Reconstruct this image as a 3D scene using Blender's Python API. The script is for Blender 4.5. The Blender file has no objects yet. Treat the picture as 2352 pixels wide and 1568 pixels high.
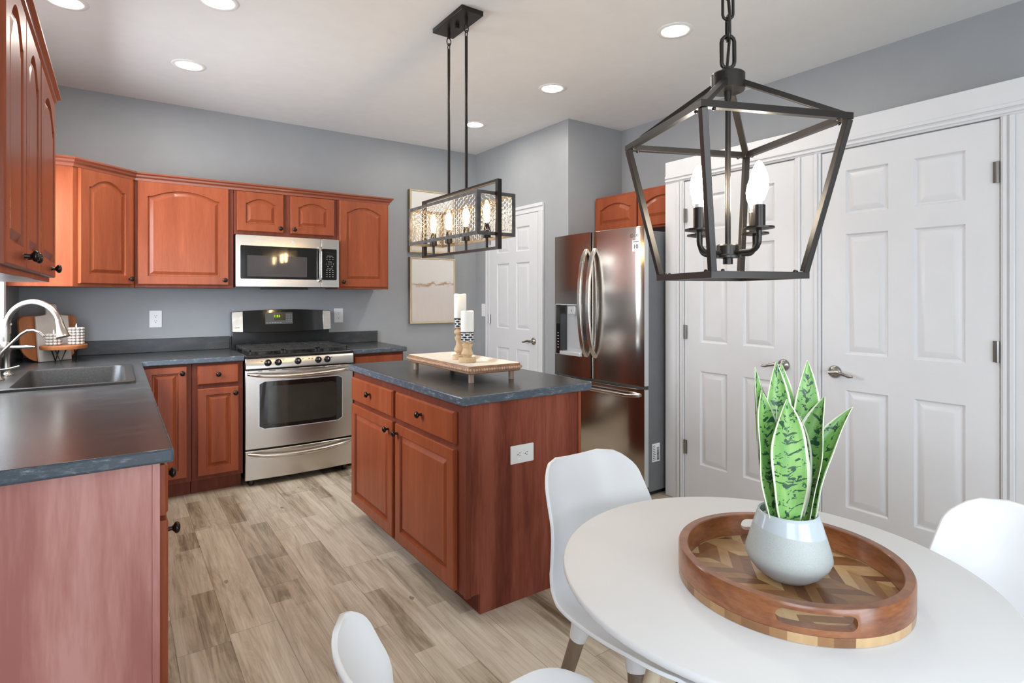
import bpy, bmesh, math, random
from mathutils import Vector, Matrix
random.seed(7)
PI = math.pi
S = bpy.context.scene
COL = S.collection

# ------------------------------------------------------------------ camera
FPX, VYX, HORY, CAMZ = 1300.0, 268.0, 679.0, 1.325
yaw = math.atan((1176 - VYX) / FPX)
cd = bpy.data.cameras.new('camera'); cam = bpy.data.objects.new('camera', cd); COL.objects.link(cam)
cam.location = (0, 0, CAMZ); cam.rotation_euler = (PI / 2, 0, -yaw)
cd.sensor_width = 36; cd.lens = 36 * FPX / 2352; cd.shift_y = -(784 - HORY) / 2352
cd.clip_start = 0.02
S.camera = cam

# ------------------------------------------------------------------ world, exposure, daylight
S.view_settings.view_transform = 'Standard'; S.view_settings.look = 'None'
S.view_settings.gamma = 1; S.view_settings.exposure = 0.1; S.view_settings.use_curve_mapping = False
w = bpy.data.worlds.new('sky'); S.world = w; w.use_nodes = True
w.node_tree.nodes['Background'].inputs[0].default_value = (0.72, 0.86, 1.0, 1)
w.node_tree.nodes['Background'].inputs[1].default_value = 1.6


def area(name, loc, rot, sx, sy, power, color):
    l = bpy.data.lights.new(name, 'AREA'); l.shape = 'RECTANGLE'; l.size = sx; l.size_y = sy
    l.energy = power; l.color = color
    o = bpy.data.objects.new(name, l); COL.objects.link(o); o.location = loc; o.rotation_euler = rot
    return o


# daylight entering by the patio window behind the camera, the dining window and the window over the sink
area('daylight_patio', (0.75, -2.53, 1.1), (math.radians(72), 0, 0), 2.1, 2.0, 78, (0.86, 0.93, 1.0))
area('daylight_dining', (-0.68, -0.85, 1.45), (0, -math.radians(72), 0), 1.2, 1.5, 38, (0.86, 0.93, 1.0))
area('daylight_sink', (-0.66, 3.65, 1.6), (0, -math.radians(62), 0), 0.95, 1.0, 62, (0.86, 0.93, 1.0))
CAN_STRENGTH, BULB_STRENGTH, CANDLE_STRENGTH = 175, 100, 60


# ------------------------------------------------------------------ node helpers
def new_mat(name):
    m = bpy.data.materials.new(name); m.use_nodes = True
    return m, m.node_tree, m.node_tree.nodes['Principled BSDF']


def nd(nt, typ, ins=None, **props):
    n = nt.nodes.new(typ)
    for k, v in props.items(): setattr(n, k, v)
    for k, v in (ins or {}).items():
        if isinstance(v, bpy.types.NodeSocket): nt.links.new(v, n.inputs[k])
        else: n.inputs[k].default_value = v
    return n


def mth(nt, op, a, b=0.0, c=0.0):
    return nd(nt, 'ShaderNodeMath', {0: a, 1: b, 2: c}, operation=op).outputs[0]


def ramp(nt, fac, stops, interp='LINEAR'):
    n = nd(nt, 'ShaderNodeValToRGB', {0: fac}); e = n.color_ramp.elements; n.color_ramp.interpolation = interp
    while len(e) < len(stops): e.new(0.5)
    for el, (p, c) in zip(e, stops): el.position = p; el.color = (*c, 1)
    return n.outputs[0]


def mixc(nt, f, a, b, blend='MIX'):
    n = nd(nt, 'ShaderNodeMix', data_type='RGBA', blend_type=blend)
    for i, v in ((0, f), (6, a), (7, b)):
        if isinstance(v, bpy.types.NodeSocket): nt.links.new(v, n.inputs[i])
        else: n.inputs[i].default_value = v if i == 0 else (*v, 1)
    return n.outputs[2]


def obco(nt, scale=(1, 1, 1), rot=(0, 0, 0), out='Object'):
    t = nd(nt, 'ShaderNodeTexCoord')
    return nd(nt, 'ShaderNodeMapping', {'Vector': t.outputs[out], 'Scale': scale, 'Rotation': rot}).outputs[0]


def bump(nt, b, h, strength=0.1, dist=0.002):
    n = nd(nt, 'ShaderNodeBump', {'Height': h, 'Strength': strength, 'Distance': dist})
    nt.links.new(n.outputs[0], b.inputs['Normal'])


def setp(b, color=None, rough=None, metal=None, spec=None, coat=None, crough=None):
    if color is not None: b.inputs['Base Color'].default_value = (*color, 1)
    if rough is not None: b.inputs['Roughness'].default_value = rough
    if metal is not None: b.inputs['Metallic'].default_value = metal
    if spec is not None: b.inputs['Specular IOR Level'].default_value = spec
    if coat is not None: b.inputs['Coat Weight'].default_value = coat
    if crough is not None: b.inputs['Coat Roughness'].default_value = crough


def plain(name, color, rough=0.5, metal=0.0, var=0.06, scale=9, spec=0.5, coat=0.0, bmp=0.0, bscale=60, stretch=(1, 1, 1)):
    m, nt, b = new_mat(name); setp(b, color, rough, metal, spec, coat, 0.1)
    n = nd(nt, 'ShaderNodeTexNoise', {'Vector': obco(nt, stretch), 'Scale': scale, 'Detail': 4})
    lo = tuple(c * (1 - var) for c in color); hi = tuple(min(1, c * (1 + var)) for c in color)
    nt.links.new(ramp(nt, n.outputs[0], [(0.3, lo), (0.7, hi)]), b.inputs['Base Color'])
    if bmp:
        n2 = nd(nt, 'ShaderNodeTexNoise', {'Vector': obco(nt), 'Scale': bscale, 'Detail': 3})
        bump(nt, b, n2.outputs[0], bmp)
    return m


def wood(name, dark, mid, light, rough=0.35, grain=(14, 14, 1.3), coat=0.25, spec=0.5, figure=0.5, sp=0.18):
    m, nt, b = new_mat(name); setp(b, mid, rough, 0, spec, coat, 0.15)
    v = obco(nt, grain)
    n1 = nd(nt, 'ShaderNodeTexNoise', {'Vector': v, 'Scale': 1.6, 'Detail': 6, 'Roughness': 0.6, 'Distortion': 0.6})
    n2 = nd(nt, 'ShaderNodeTexNoise', {'Vector': obco(nt, tuple(g * 5 for g in grain)), 'Scale': 2.4, 'Detail': 3})
    n3 = nd(nt, 'ShaderNodeTexNoise', {'Vector': obco(nt, tuple(0.35 * g for g in grain)), 'Scale': 1.2, 'Detail': 2, 'Distortion': 1.5})
    f = mth(nt, 'ADD', mth(nt, 'MULTIPLY', n1.outputs[0], 0.5), mth(nt, 'MULTIPLY', n2.outputs[0], 0.22))
    f = mth(nt, 'SUBTRACT', mth(nt, 'ADD', f, mth(nt, 'MULTIPLY', n3.outputs[0], figure * 0.56)), (figure - 0.5) * 0.28)
    c = ramp(nt, f, [(0.5 - sp, dark), (0.5, mid), (0.5 + sp, light)])
    nt.links.new(c, b.inputs['Base Color'])
    bump(nt, b, n2.outputs[0], 0.05, 0.001)
    return m


def emis(name, color, strength, base=(0.9, 0.9, 0.9)):
    m, nt, b = new_mat(name); setp(b, base, 0.4)
    b.inputs['Emission Color'].default_value = (*color, 1); b.inputs['Emission Strength'].default_value = strength
    n = nd(nt, 'ShaderNodeTexNoise', {'Vector': obco(nt), 'Scale': 5})
    nt.links.new(ramp(nt, n.outputs[0], [(0, tuple(0.97 * c for c in base)), (1, base)]), b.inputs['Base Color'])
    return m


def steel(name, color=(0.62, 0.60, 0.57), rough=0.27, axis=2):
    m, nt, b = new_mat(name); setp(b, color, rough, 1.0)
    st = [160, 160, 160]; st[axis] = 2
    n = nd(nt, 'ShaderNodeTexNoise', {'Vector': obco(nt, tuple(st)), 'Scale': 3, 'Detail': 2})
    nt.links.new(ramp(nt, n.outputs[0], [(0.3, tuple(c * 0.98 for c in color)), (0.7, tuple(c * 1.02 for c in color))]), b.inputs['Base Color'])
    b.inputs['Anisotropic'].default_value = 0.4
    return m


M = {}
M['wall'] = plain('grey_wall_paint', (0.335, 0.345, 0.355), 0.42, var=0.02, spec=0.35, bmp=0.04, bscale=220)
M['ceil'] = plain('ceiling_paint', (0.84, 0.83, 0.81), 0.85, var=0.015, spec=0.2, bmp=0.05, bscale=160)
M['white'] = plain('white_door_paint', (0.65, 0.65, 0.658), 0.35, var=0.015, spec=0.4, bmp=0.02, bscale=120)
M['cherry'] = wood('cherry_stained_wood', (0.215, 0.047, 0.018), (0.285, 0.067, 0.025), (0.35, 0.091, 0.036), figure=0.6, coat=0.06, spec=0.25, rough=0.32)
M['cherry_dark'] = wood('dark_cherry_frame', (0.12, 0.027, 0.014), (0.165, 0.037, 0.018), (0.22, 0.058, 0.03), coat=0, spec=0.25, rough=0.45)
M['panel'] = wood('cherry_laminate_panel', (0.135, 0.033, 0.020), (0.215, 0.056, 0.033), (0.30, 0.090, 0.056), rough=0.55, grain=(9, 9, 0.9), coat=0.0, spec=0.12, figure=1.3, sp=0.14)
M['panel_glare'] = wood('glare_tinted_laminate', (0.45, 0.165, 0.14), (0.57, 0.245, 0.21), (0.68, 0.34, 0.30), rough=0.4, grain=(9, 9, 0.9), coat=0.05, figure=1.3, sp=0.14)  # end panel laminate, window glare painted in as a paler, pinker tone
M['crown'] = wood('cherry_moulding', (0.18, 0.045, 0.02), (0.24, 0.06, 0.027), (0.3, 0.08, 0.036), grain=(3, 3, 30))
M['black'] = plain('black_enamel', (0.012, 0.012, 0.012), 0.18, var=0.1, coat=0.3)
M['glassblack'] = plain('black_glass', (0.010, 0.009, 0.008), 0.05, var=0.05, coat=0.6)
M['ovenglass'] = plain('smoked_oven_glass', (0.035, 0.035, 0.028), 0.08, var=0.1, coat=0.5)
M['mwglass'] = plain('microwave_screen_glass', (0.07, 0.063, 0.06), 0.045, var=0.05, coat=0.0, spec=0.4)
M['iron'] = plain('cast_iron', (0.03, 0.028, 0.027), 0.42, var=0.2)
M['bronze'] = plain('dark_bronze_metal', (0.032, 0.027, 0.023), 0.33, 0.55, var=0.15)
M['knob'] = plain('black_bronze_knob', (0.022, 0.018, 0.016), 0.22, 0.6, var=0.2)
M['galv'] = plain('galvanised_metal', (0.085, 0.08, 0.077), 0.6, 0.2, var=0.4, scale=30, spec=0.3)
M['wire'] = plain('galvanised_wire', (0.45, 0.40, 0.34), 0.35, 0.8, var=0.15)
M['nickel'] = steel('brushed_nickel', (0.44, 0.415, 0.37), 0.26)
M['darknickel'] = steel('satin_nickel_dark', (0.33, 0.31, 0.29), 0.25)
M['steelv'] = steel('stainless_vertical', (0.60, 0.56, 0.51), 0.24, 0)
M['steelh'] = steel('stainless_brushed', (0.62, 0.585, 0.54), 0.26, 0)
M['fridge'] = steel('stainless_fridge', (0.47, 0.43, 0.385), 0.17, 1)
M['fridgeside'] = plain('grey_fridge_side', (0.17, 0.175, 0.185), 0.45, 0.2, var=0.05, bmp=0.05, bscale=300)
M['silver'] = plain('silver_plastic', (0.62, 0.63, 0.64), 0.3, 0.4, var=0.03)
M['plate'] = plain('white_plastic_plate', (0.82, 0.82, 0.82), 0.3, var=0.01)
M['slot'] = plain('dark_slot', (0.05, 0.05, 0.05), 0.5, var=0.1)
M['chair'] = plain('white_moulded_plastic', (0.77, 0.77, 0.775), 0.38, var=0.01)
M['table'] = plain('white_satin_top', (0.73, 0.725, 0.715), 0.5, var=0.012, spec=0.45)
M['taupe'] = wood('taupe_wood_leg', (0.16, 0.11, 0.07), (0.21, 0.15, 0.10), (0.27, 0.20, 0.14), rough=0.45, coat=0)
M['beech'] = wood('pale_beech_leg', (0.50, 0.40, 0.28), (0.58, 0.48, 0.35), (0.66, 0.57, 0.44), rough=0.5, coat=0)
M['bleached'] = wood('bleached_turned_wood', (0.45, 0.31, 0.17), (0.58, 0.42, 0.25), (0.68, 0.53, 0.35), rough=0.6, coat=0, grain=(20, 20, 4))
M['greywood'] = wood('weathered_wood_peg', (0.27, 0.18, 0.12), (0.38, 0.26, 0.19), (0.5, 0.38, 0.29), rough=0.6, coat=0)
M['traywood'] = wood('acacia_rim', (0.14, 0.045, 0.016), (0.25, 0.085, 0.030), (0.37, 0.145, 0.055), rough=0.3, sp=0.13, grain=(5, 5, 16), coat=0.3)
M['board'] = wood('orange_wood_board', (0.30, 0.095, 0.03), (0.38, 0.13, 0.045), (0.46, 0.18, 0.07), coat=0.1)
M['stone'] = plain('pale_stone_board', (0.55, 0.49, 0.43), 0.5, var=0.08, scale=14)
M['wax'] = plain('ivory_wax', (0.83, 0.82, 0.77), 0.5, var=0.015)
M['bead'] = plain('wooden_beads', (0.50, 0.33, 0.22), 0.55, var=0.3, scale=40)
M['cork'] = plain('brown_rim_wood', (0.30, 0.15, 0.07), 0.5, var=0.25, scale=30)
M['cream'] = plain('cream_washed_wood', (0.78, 0.72, 0.62), 0.5, var=0.05)
M['greybead'] = plain('pale_grey_beads', (0.46, 0.41, 0.36), 0.5, var=0.1, scale=40)
M['pebble'] = plain('white_pebble', (0.80, 0.82, 0.82), 0.35, var=0.04)
M['goldframe'] = wood('pale_gold_frame', (0.50, 0.38, 0.20), (0.60, 0.47, 0.27), (0.68, 0.56, 0.36), rough=0.4)
M['frameside'] = plain('dark_frame_side', (0.20, 0.16, 0.12), 0.5, var=0.1)
M['sink'] = plain('black_composite_sink', (0.030, 0.028, 0.026), 0.38, var=0.3, scale=120)
M['glow_can'] = emis('can_light_lens', (1.0, 0.95, 0.87), CAN_STRENGTH)
M['glow_edison'] = emis('edison_glow', (1.0, 0.74, 0.42), BULB_STRENGTH)
M['glow_candle'] = emis('candle_bulb_glow', (1.0, 0.90, 0.74), CANDLE_STRENGTH)
M['green_led'] = emis('green_led_digits', (0.40, 1.0, 0.03), 1.4, (0.1, 0.2, 0.02))
M['key'] = plain('pale_key_print', (0.42, 0.42, 0.41), 0.5, var=0.1)
M['greyprint'] = plain('grey_print', (0.075, 0.075, 0.075), 0.4, var=0.1)
M['bowlwhite'] = plain('white_logo_metal', (0.75, 0.75, 0.75), 0.3, 0.3, var=0.02)


def glass_mat(name, tint=(1, 0.9, 0.75), gl=0.12):
    m, nt, b = new_mat(name)
    t = nd(nt, 'ShaderNodeBsdfTransparent', {'Color': (*tint, 1)})
    g = nd(nt, 'ShaderNodeBsdfGlossy', {'Roughness': 0.05})
    lw = nd(nt, 'ShaderNodeLayerWeight', {'Blend': 0.5})
    fr = mth(nt, 'ADD', mth(nt, 'MULTIPLY', mth(nt, 'POWER', lw.outputs['Facing'], 4.0), 0.6), 0.03)
    mx = nd(nt, 'ShaderNodeMixShader', {0: fr, 1: t.outputs[0], 2: g.outputs[0]})
    nt.links.new(mx.outputs[0], nt.nodes['Material Output'].inputs[0])
    return m


M['bulbglass'] = glass_mat('amber_bulb_glass')
M['pane'] = glass_mat('window_pane', (0.97, 0.98, 1))


def counter_mat(worn_daylit=True):
    m, nt, b = new_mat('charcoal_laminate' if worn_daylit else 'charcoal_backsplash'); setp(b, (0.06, 0.056, 0.053), 0.25, 0, 0.27, 0.0)
    n = nd(nt, 'ShaderNodeTexNoise', {'Vector': obco(nt, (2.6, 6, 6)), 'Scale': 2.6, 'Detail': 8, 'Roughness': 0.62, 'Distortion': 0.35})
    c = ramp(nt, n.outputs[0], [(0.34, (0.040, 0.041, 0.043)), (0.5, (0.049, 0.050, 0.051)), (0.62, (0.062, 0.062, 0.062)), (0.75, (0.095, 0.094, 0.093))])
    # pale scuff wear on the edge band, bluish daylight painted into its base
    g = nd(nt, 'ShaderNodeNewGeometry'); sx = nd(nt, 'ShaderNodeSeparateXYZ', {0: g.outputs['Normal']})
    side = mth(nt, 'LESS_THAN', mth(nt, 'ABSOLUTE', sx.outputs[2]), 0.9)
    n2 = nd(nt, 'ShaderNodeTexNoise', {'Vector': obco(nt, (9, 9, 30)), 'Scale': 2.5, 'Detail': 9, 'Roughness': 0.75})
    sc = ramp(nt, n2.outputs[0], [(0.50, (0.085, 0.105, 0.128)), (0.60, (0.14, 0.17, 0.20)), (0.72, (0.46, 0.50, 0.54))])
    nt.links.new(mixc(nt, side, c, sc) if worn_daylit else c, b.inputs['Base Color'])
    nt.links.new(mth(nt, 'ADD', mth(nt, 'MULTIPLY', n.outputs[0], 0.05), 0.225), b.inputs['Roughness'])
    return m


M['counter'] = counter_mat(); M['splash'] = counter_mat(False)


def floor_mat():
    m, nt, b = new_mat('vinyl_plank_floor'); setp(b, (0.4, 0.33, 0.26), 0.38, 0, 0.4)
    t = nd(nt, 'ShaderNodeTexCoord'); sp = nd(nt, 'ShaderNodeSeparateXYZ', {0: t.outputs['Object']})
    X, Y = sp.outputs[0], sp.outputs[1]

    def cells(wd, ln, seed):
        col = mth(nt, 'FLOOR', mth(nt, 'DIVIDE', X, wd))
        off = nd(nt, 'ShaderNodeTexWhiteNoise', {'W': mth(nt, 'ADD', col, seed)}, noise_dimensions='1D').outputs[0]
        yy = mth(nt, 'ADD', mth(nt, 'DIVIDE', Y, ln), mth(nt, 'MULTIPLY', off, 7.3))
        row = mth(nt, 'FLOOR', yy)
        v = nd(nt, 'ShaderNodeCombineXYZ', {0: col, 1: row, 2: seed}).outputs[0]
        r = nd(nt, 'ShaderNodeTexWhiteNoise', {'Vector': v}, noise_dimensions='3D')
        fx = mth(nt, 'FRACT', mth(nt, 'DIVIDE', X, wd)); fy = mth(nt, 'FRACT', yy)
        ex = mth(nt, 'MULTIPLY', mth(nt, 'MINIMUM', fx, mth(nt, 'SUBTRACT', 1.0, fx)), wd)
        ey = mth(nt, 'MULTIPLY', mth(nt, 'MINIMUM', fy, mth(nt, 'SUBTRACT', 1.0, fy)), ln)
        return r.outputs[0], r.outputs[1], mth(nt, 'MINIMUM', ex, ey)
    r1, c1, e1 = cells(0.180, 1.22, 3.0)
    r2, c2, e2 = cells(0.0902, 0.52, 11.0)
    # plank grain: shifted per plank, stretched along the boards
    vm = nd(nt, 'ShaderNodeVectorMath', {0: c1, 1: (30, 30, 30)}, operation='MULTIPLY')
    va = nd(nt, 'ShaderNodeVectorMath', {0: t.outputs['Object'], 1: vm.outputs[0]}, operation='ADD')
    kd = nd(nt, 'ShaderNodeTexNoise', {'Vector': va.outputs[0], 'Scale': 60.0, 'Detail': 2})
    kv = nd(nt, 'ShaderNodeVectorMath', {0: kd.outputs['Color'], 1: (0.016, 0.05, 0)}, operation='MULTIPLY')
    vk = nd(nt, 'ShaderNodeVectorMath', {0: va.outputs[0], 1: kv.outputs[0]}, operation='ADD')
    mp = nd(nt, 'ShaderNodeMapping', {'Vector': va.outputs[0], 'Scale': (11, 1.15, 1)})
    g1 = nd(nt, 'ShaderNodeTexNoise', {'Vector': mp.outputs[0], 'Scale': 1.4, 'Detail': 8, 'Roughness': 0.68, 'Distortion': 1.1})
    mp2 = nd(nt, 'ShaderNodeMapping', {'Vector': va.outputs[0], 'Scale': (70, 3.0, 1)})
    g2 = nd(nt, 'ShaderNodeTexNoise', {'Vector': mp2.outputs[0], 'Scale': 1.5, 'Detail': 5, 'Distortion': 0.5})
    mp3 = nd(nt, 'ShaderNodeMapping', {'Vector': va.outputs[0], 'Scale': (5, 1.1, 1)})
    g3 = nd(nt, 'ShaderNodeTexNoise', {'Vector': mp3.outputs[0], 'Scale': 2.2, 'Detail': 3})
    f = mth(nt, 'ADD', mth(nt, 'MULTIPLY', g1.outputs[0], 0.80), mth(nt, 'MULTIPLY', g2.outputs[0], 0.26))
    f = mth(nt, 'ADD', f, mth(nt, 'SUBTRACT', mth(nt, 'MULTIPLY', g3.outputs[0], 0.2), 0.05))
    patch = mth(nt, 'MULTIPLY', mth(nt, 'SUBTRACT', r2, 0.5), mth(nt, 'MULTIPLY', mth(nt, 'GREATER_THAN', r2, 0.84), 0.17))
    f = mth(nt, 'SUBTRACT', mth(nt, 'ADD', f, mth(nt, 'ADD', mth(nt, 'MULTIPLY', mth(nt, 'SUBTRACT', r1, 0.5), 0.12), mth(nt, 'MULTIPLY', mth(nt, 'SUBTRACT', r2, 0.5), -0.10))), patch)
    c = ramp(nt, f, [(0.28, (0.16, 0.12, 0.08)), (0.41, (0.33, 0.265, 0.188)), (0.53, (0.50, 0.42, 0.315)), (0.70, (0.66, 0.58, 0.46))])
    mk = nd(nt, 'ShaderNodeMapping', {'Vector': vk.outputs[0], 'Scale': (6, 3.2, 1)})
    vo = nd(nt, 'ShaderNodeTexVoronoi', {'Vector': mk.outputs[0], 'Scale': 1.0, 'Randomness': 1.0})
    kn = mth(nt, 'LESS_THAN', vo.outputs['Distance'], mth(nt, 'MULTIPLY', mth(nt, 'GREATER_THAN', r2, 0.35), 0.062))
    c = mixc(nt, mth(nt, 'MULTIPLY', kn, 0.6), c, (0.09, 0.062, 0.04))
    mw_ = nd(nt, 'ShaderNodeMapping', {'Vector': va.outputs[0], 'Scale': (9, 0.8, 1)})
    wv = nd(nt, 'ShaderNodeTexWave', {'Vector': mw_.outputs[0], 'Scale': 1.3, 'Distortion': 7.0, 'Detail': 3.0, 'Detail Scale': 1.2}, bands_direction='X')
    ln_ = ramp(nt, wv.outputs[0], [(0.0, (0, 0, 0)), (0.06, (1, 1, 1))])
    c = mixc(nt, 0.13, c, ln_, 'MULTIPLY')
    seam = mth(nt, 'LESS_THAN', e1, 0.0012)
    nt.links.new(mixc(nt, mth(nt, 'MULTIPLY', seam, 0.55), c, (0.10, 0.075, 0.055)), b.inputs['Base Color'])
    bump(nt, b, g1.outputs[0], 0.06, 0.002)
    return m


M['floor'] = floor_mat()


def art_mat(name, upper):
    m, nt, b = new_mat(name); setp(b, (0.8, 0.75, 0.7), 0.6)
    t = nd(nt, 'ShaderNodeTexCoord'); sp = nd(nt, 'ShaderNodeSeparateXYZ', {0: t.outputs['Generated']})
    n = nd(nt, 'ShaderNodeTexNoise', {'Vector': obco(nt, (9, 1, 3)), 'Scale': 1.3, 'Detail': 6, 'Distortion': 0.7})
    z = mth(nt, 'ADD', sp.outputs[2], mth(nt, 'MULTIPLY', mth(nt, 'SUBTRACT', n.outputs[0], 0.5), 0.16))
    if upper:
        c = ramp(nt, z, [(0.15, (0.66, 0.57, 0.48)), (0.45, (0.74, 0.69, 0.63)), (0.8, (0.78, 0.75, 0.71))])
    else:
        c = ramp(nt, z, [(0.0, (0.58, 0.49, 0.43)), (0.40, (0.61, 0.54, 0.50)), (0.58, (0.66, 0.60, 0.55)), (0.68, (0.72, 0.69, 0.64)), (1, (0.72, 0.69, 0.645))])
    n2 = nd(nt, 'ShaderNodeTexNoise', {'Vector': obco(nt, (14, 1, 5)), 'Scale': 2, 'Detail': 5})
    c = mixc(nt, mth(nt, 'MULTIPLY', n2.outputs[0], 0.35), c, (0.75, 0.72, 0.69))
    if not upper:
        band = mth(nt, 'SUBTRACT', 1.0, mth(nt, 'MULTIPLY', mth(nt, 'ABSOLUTE', mth(nt, 'SUBTRACT', z, 0.60)), 20.0))
        n3 = nd(nt, 'ShaderNodeTexNoise', {'Vector': obco(nt, (9, 1, 30)), 'Scale': 1.4, 'Detail': 6})
        k = nd(nt, 'ShaderNodeMapRange', {0: mth(nt, 'ADD', n3.outputs[0], mth(nt, 'MULTIPLY', band, 0.30)), 1: 0.62, 2: 0.82, 3: 0.0, 4: 0.85}).outputs[0]
        k = mth(nt, 'MULTIPLY', k, mth(nt, 'GREATER_THAN', band, 0.0))
        c = mixc(nt, k, c, (0.36, 0.21, 0.09))
    nt.links.new(c, b.inputs['Base Color'])
    return m


def leaf_mat():
    m, nt, b = new_mat('variegated_leaf'); setp(b, (0.2, 0.4, 0.1), 0.36, 0, 0.5)
    uv = nd(nt, 'ShaderNodeTexCoord').outputs['UV']; sp = nd(nt, 'ShaderNodeSeparateXYZ', {0: uv})
    ed = mth(nt, 'ABSOLUTE', mth(nt, 'SUBTRACT', sp.outputs[0], 0.5))
    oi = nd(nt, 'ShaderNodeObjectInfo')
    off = nd(nt, 'ShaderNodeCombineXYZ', {0: mth(nt, 'MULTIPLY', oi.outputs['Random'], 40.0), 1: mth(nt, 'MULTIPLY', ed, -2.0)}).outputs[0]
    mv = nd(nt, 'ShaderNodeMapping', {'Vector': uv, 'Scale': (3.2, 26, 1)})
    va = nd(nt, 'ShaderNodeVectorMath', {0: mv.outputs[0], 1: off}, operation='ADD')
    n = nd(nt, 'ShaderNodeTexNoise', {'Vector': va.outputs[0], 'Scale': 1.0, 'Detail': 3, 'Roughness': 0.6, 'Distortion': 0.9})
    n0 = nd(nt, 'ShaderNodeTexNoise', {'Vector': uv, 'Scale': 3.0})
    green = ramp(nt, n0.outputs[0], [(0.3, (0.15, 0.36, 0.085)), (0.7, (0.29, 0.52, 0.15))])
    thr = mth(nt, 'GREATER_THAN', n.outputs[0], mth(nt, 'ADD', 0.535, mth(nt, 'MULTIPLY', ed, 0.16)))
    c = mixc(nt, thr, green, (0.022, 0.075, 0.035))
    edge = mth(nt, 'GREATER_THAN', ed, 0.435)
    c = mixc(nt, edge, c, (0.76, 0.78, 0.60))
    nt.links.new(c, b.inputs['Base Color'])
    return m


M['leaf'] = leaf_mat()


def pot_mat():
    m, nt, b = new_mat('speckled_stoneware'); setp(b, (0.55, 0.58, 0.56), 0.5)
    t = nd(nt, 'ShaderNodeTexCoord'); sp = nd(nt, 'ShaderNodeSeparateXYZ', {0: t.outputs['Object']})
    zz = mth(nt, 'ADD', sp.outputs[2], mth(nt, 'MULTIPLY', mth(nt, 'SUBTRACT', sp.outputs[0], sp.outputs[1]), 0.07))
    gl = mth(nt, 'GREATER_THAN', zz, 0.100); lo = mth(nt, 'LESS_THAN', zz, 0.036)
    n = nd(nt, 'ShaderNodeTexNoise', {'Vector': t.outputs['Object'], 'Scale': 900, 'Detail': 2})
    sk = ramp(nt, n.outputs[0], [(0.32, (0.36, 0.36, 0.33)), (0.42, (0.50, 0.535, 0.51))])
    c = mixc(nt, gl, sk, (0.55, 0.61, 0.63))
    c = mixc(nt, mth(nt, 'MULTIPLY', lo, 0.8), c, (0.46, 0.49, 0.50))
    nt.links.new(c, b.inputs['Base Color'])
    nt.links.new(mth(nt, 'SUBTRACT', 0.55, mth(nt, 'MULTIPLY', gl, 0.40)), b.inputs['Roughness'])
    return m


M['pot'] = pot_mat()


def patch_mat(name, chevron):
    m, nt, b = new_mat(name); setp(b, (0.4, 0.25, 0.12), 0.33, 0, 0.5, 0.3, 0.15)
    t = nd(nt, 'ShaderNodeTexCoord'); sp = nd(nt, 'ShaderNodeSeparateXYZ', {0: t.outputs['Object']})
    if chevron:
        a = mth(nt, 'DIVIDE', sp.outputs[0], 0.062)
        fx = mth(nt, 'PINGPONG', a, 1.0)
        v = mth(nt, 'FLOOR', mth(nt, 'DIVIDE', mth(nt, 'ADD', sp.outputs[1], mth(nt, 'MULTIPLY', fx, 0.055)), 0.028))
        u = mth(nt, 'FLOOR', a)
    else:
        ang = mth(nt, 'ARCTAN2', sp.outputs[1], sp.outputs[0])
        u = mth(nt, 'FLOOR', mth(nt, 'ADD', mth(nt, 'MULTIPLY', ang, 5.5), mth(nt, 'MULTIPLY', mth(nt, 'SINE', mth(nt, 'MULTIPLY', ang, 5.0)), 0.8)))
        v = mth(nt, 'FLOOR', mth(nt, 'DIVIDE', sp.outputs[2], 0.5))
    cv = nd(nt, 'ShaderNodeCombineXYZ', {0: u, 1: v}).outputs[0]
    r = nd(nt, 'ShaderNodeTexWhiteNoise', {'Vector': cv}, noise_dimensions='3D').outputs[0]
    n = nd(nt, 'ShaderNodeTexNoise', {'Vector': obco(nt, (30, 9, 9), (0, 0, 0.7)), 'Scale': 2, 'Detail': 4})
    f = mth(nt, 'ADD', mth(nt, 'MULTIPLY', r, 0.8), mth(nt, 'MULTIPLY', n.outputs[0], 0.28))
    c = ramp(nt, f, [(0.1, (0.15, 0.058, 0.022)), (0.4, (0.29, 0.135, 0.052)), (0.65, (0.44, 0.25, 0.105)), (0.95, (0.66, 0.47, 0.25))])
    nt.links.new(c, b.inputs['Base Color'])
    return m


M['chevron'] = patch_mat('acacia_chevron', True)
M['blocks'] = patch_mat('acacia_blocks', False)


def honey_mat():
    m, nt, b = new_mat('blue_white_pattern'); setp(b, (0.8, 0.8, 0.78), 0.3)
    t = nd(nt, 'ShaderNodeTexCoord'); sp = nd(nt, 'ShaderNodeSeparateXYZ', {0: t.outputs['Object']})
    ang = mth(nt, 'MULTIPLY', mth(nt, 'ARCTAN2', sp.outputs[1], sp.outputs[0]), 6 / (2 * PI))
    row = mth(nt, 'DIVIDE', sp.outputs[2], 0.0125); ri = mth(nt, 'FLOOR', row)
    a = mth(nt, 'FRACT', mth(nt, 'ADD', mth(nt, 'ADD', ang, 20.0), mth(nt, 'MULTIPLY', mth(nt, 'MODULO', ri, 2.0), 0.5)))
    dx = mth(nt, 'ABSOLUTE', mth(nt, 'SUBTRACT', a, 0.5)); dz = mth(nt, 'ABSOLUTE', mth(nt, 'SUBTRACT', mth(nt, 'FRACT', row), 0.5))
    f = mth(nt, 'LESS_THAN', mth(nt, 'ADD', mth(nt, 'MULTIPLY', dx, 1.0), mth(nt, 'MULTIPLY', dz, 0.5)), 0.475)
    f = mth(nt, 'MULTIPLY', f, mth(nt, 'LESS_THAN', dz, 0.40))
    nt.links.new(mixc(nt, f, (0.80, 0.80, 0.77), (0.018, 0.022, 0.038)), b.inputs['Base Color'])
    return m


M['honey'] = honey_mat()


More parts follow.
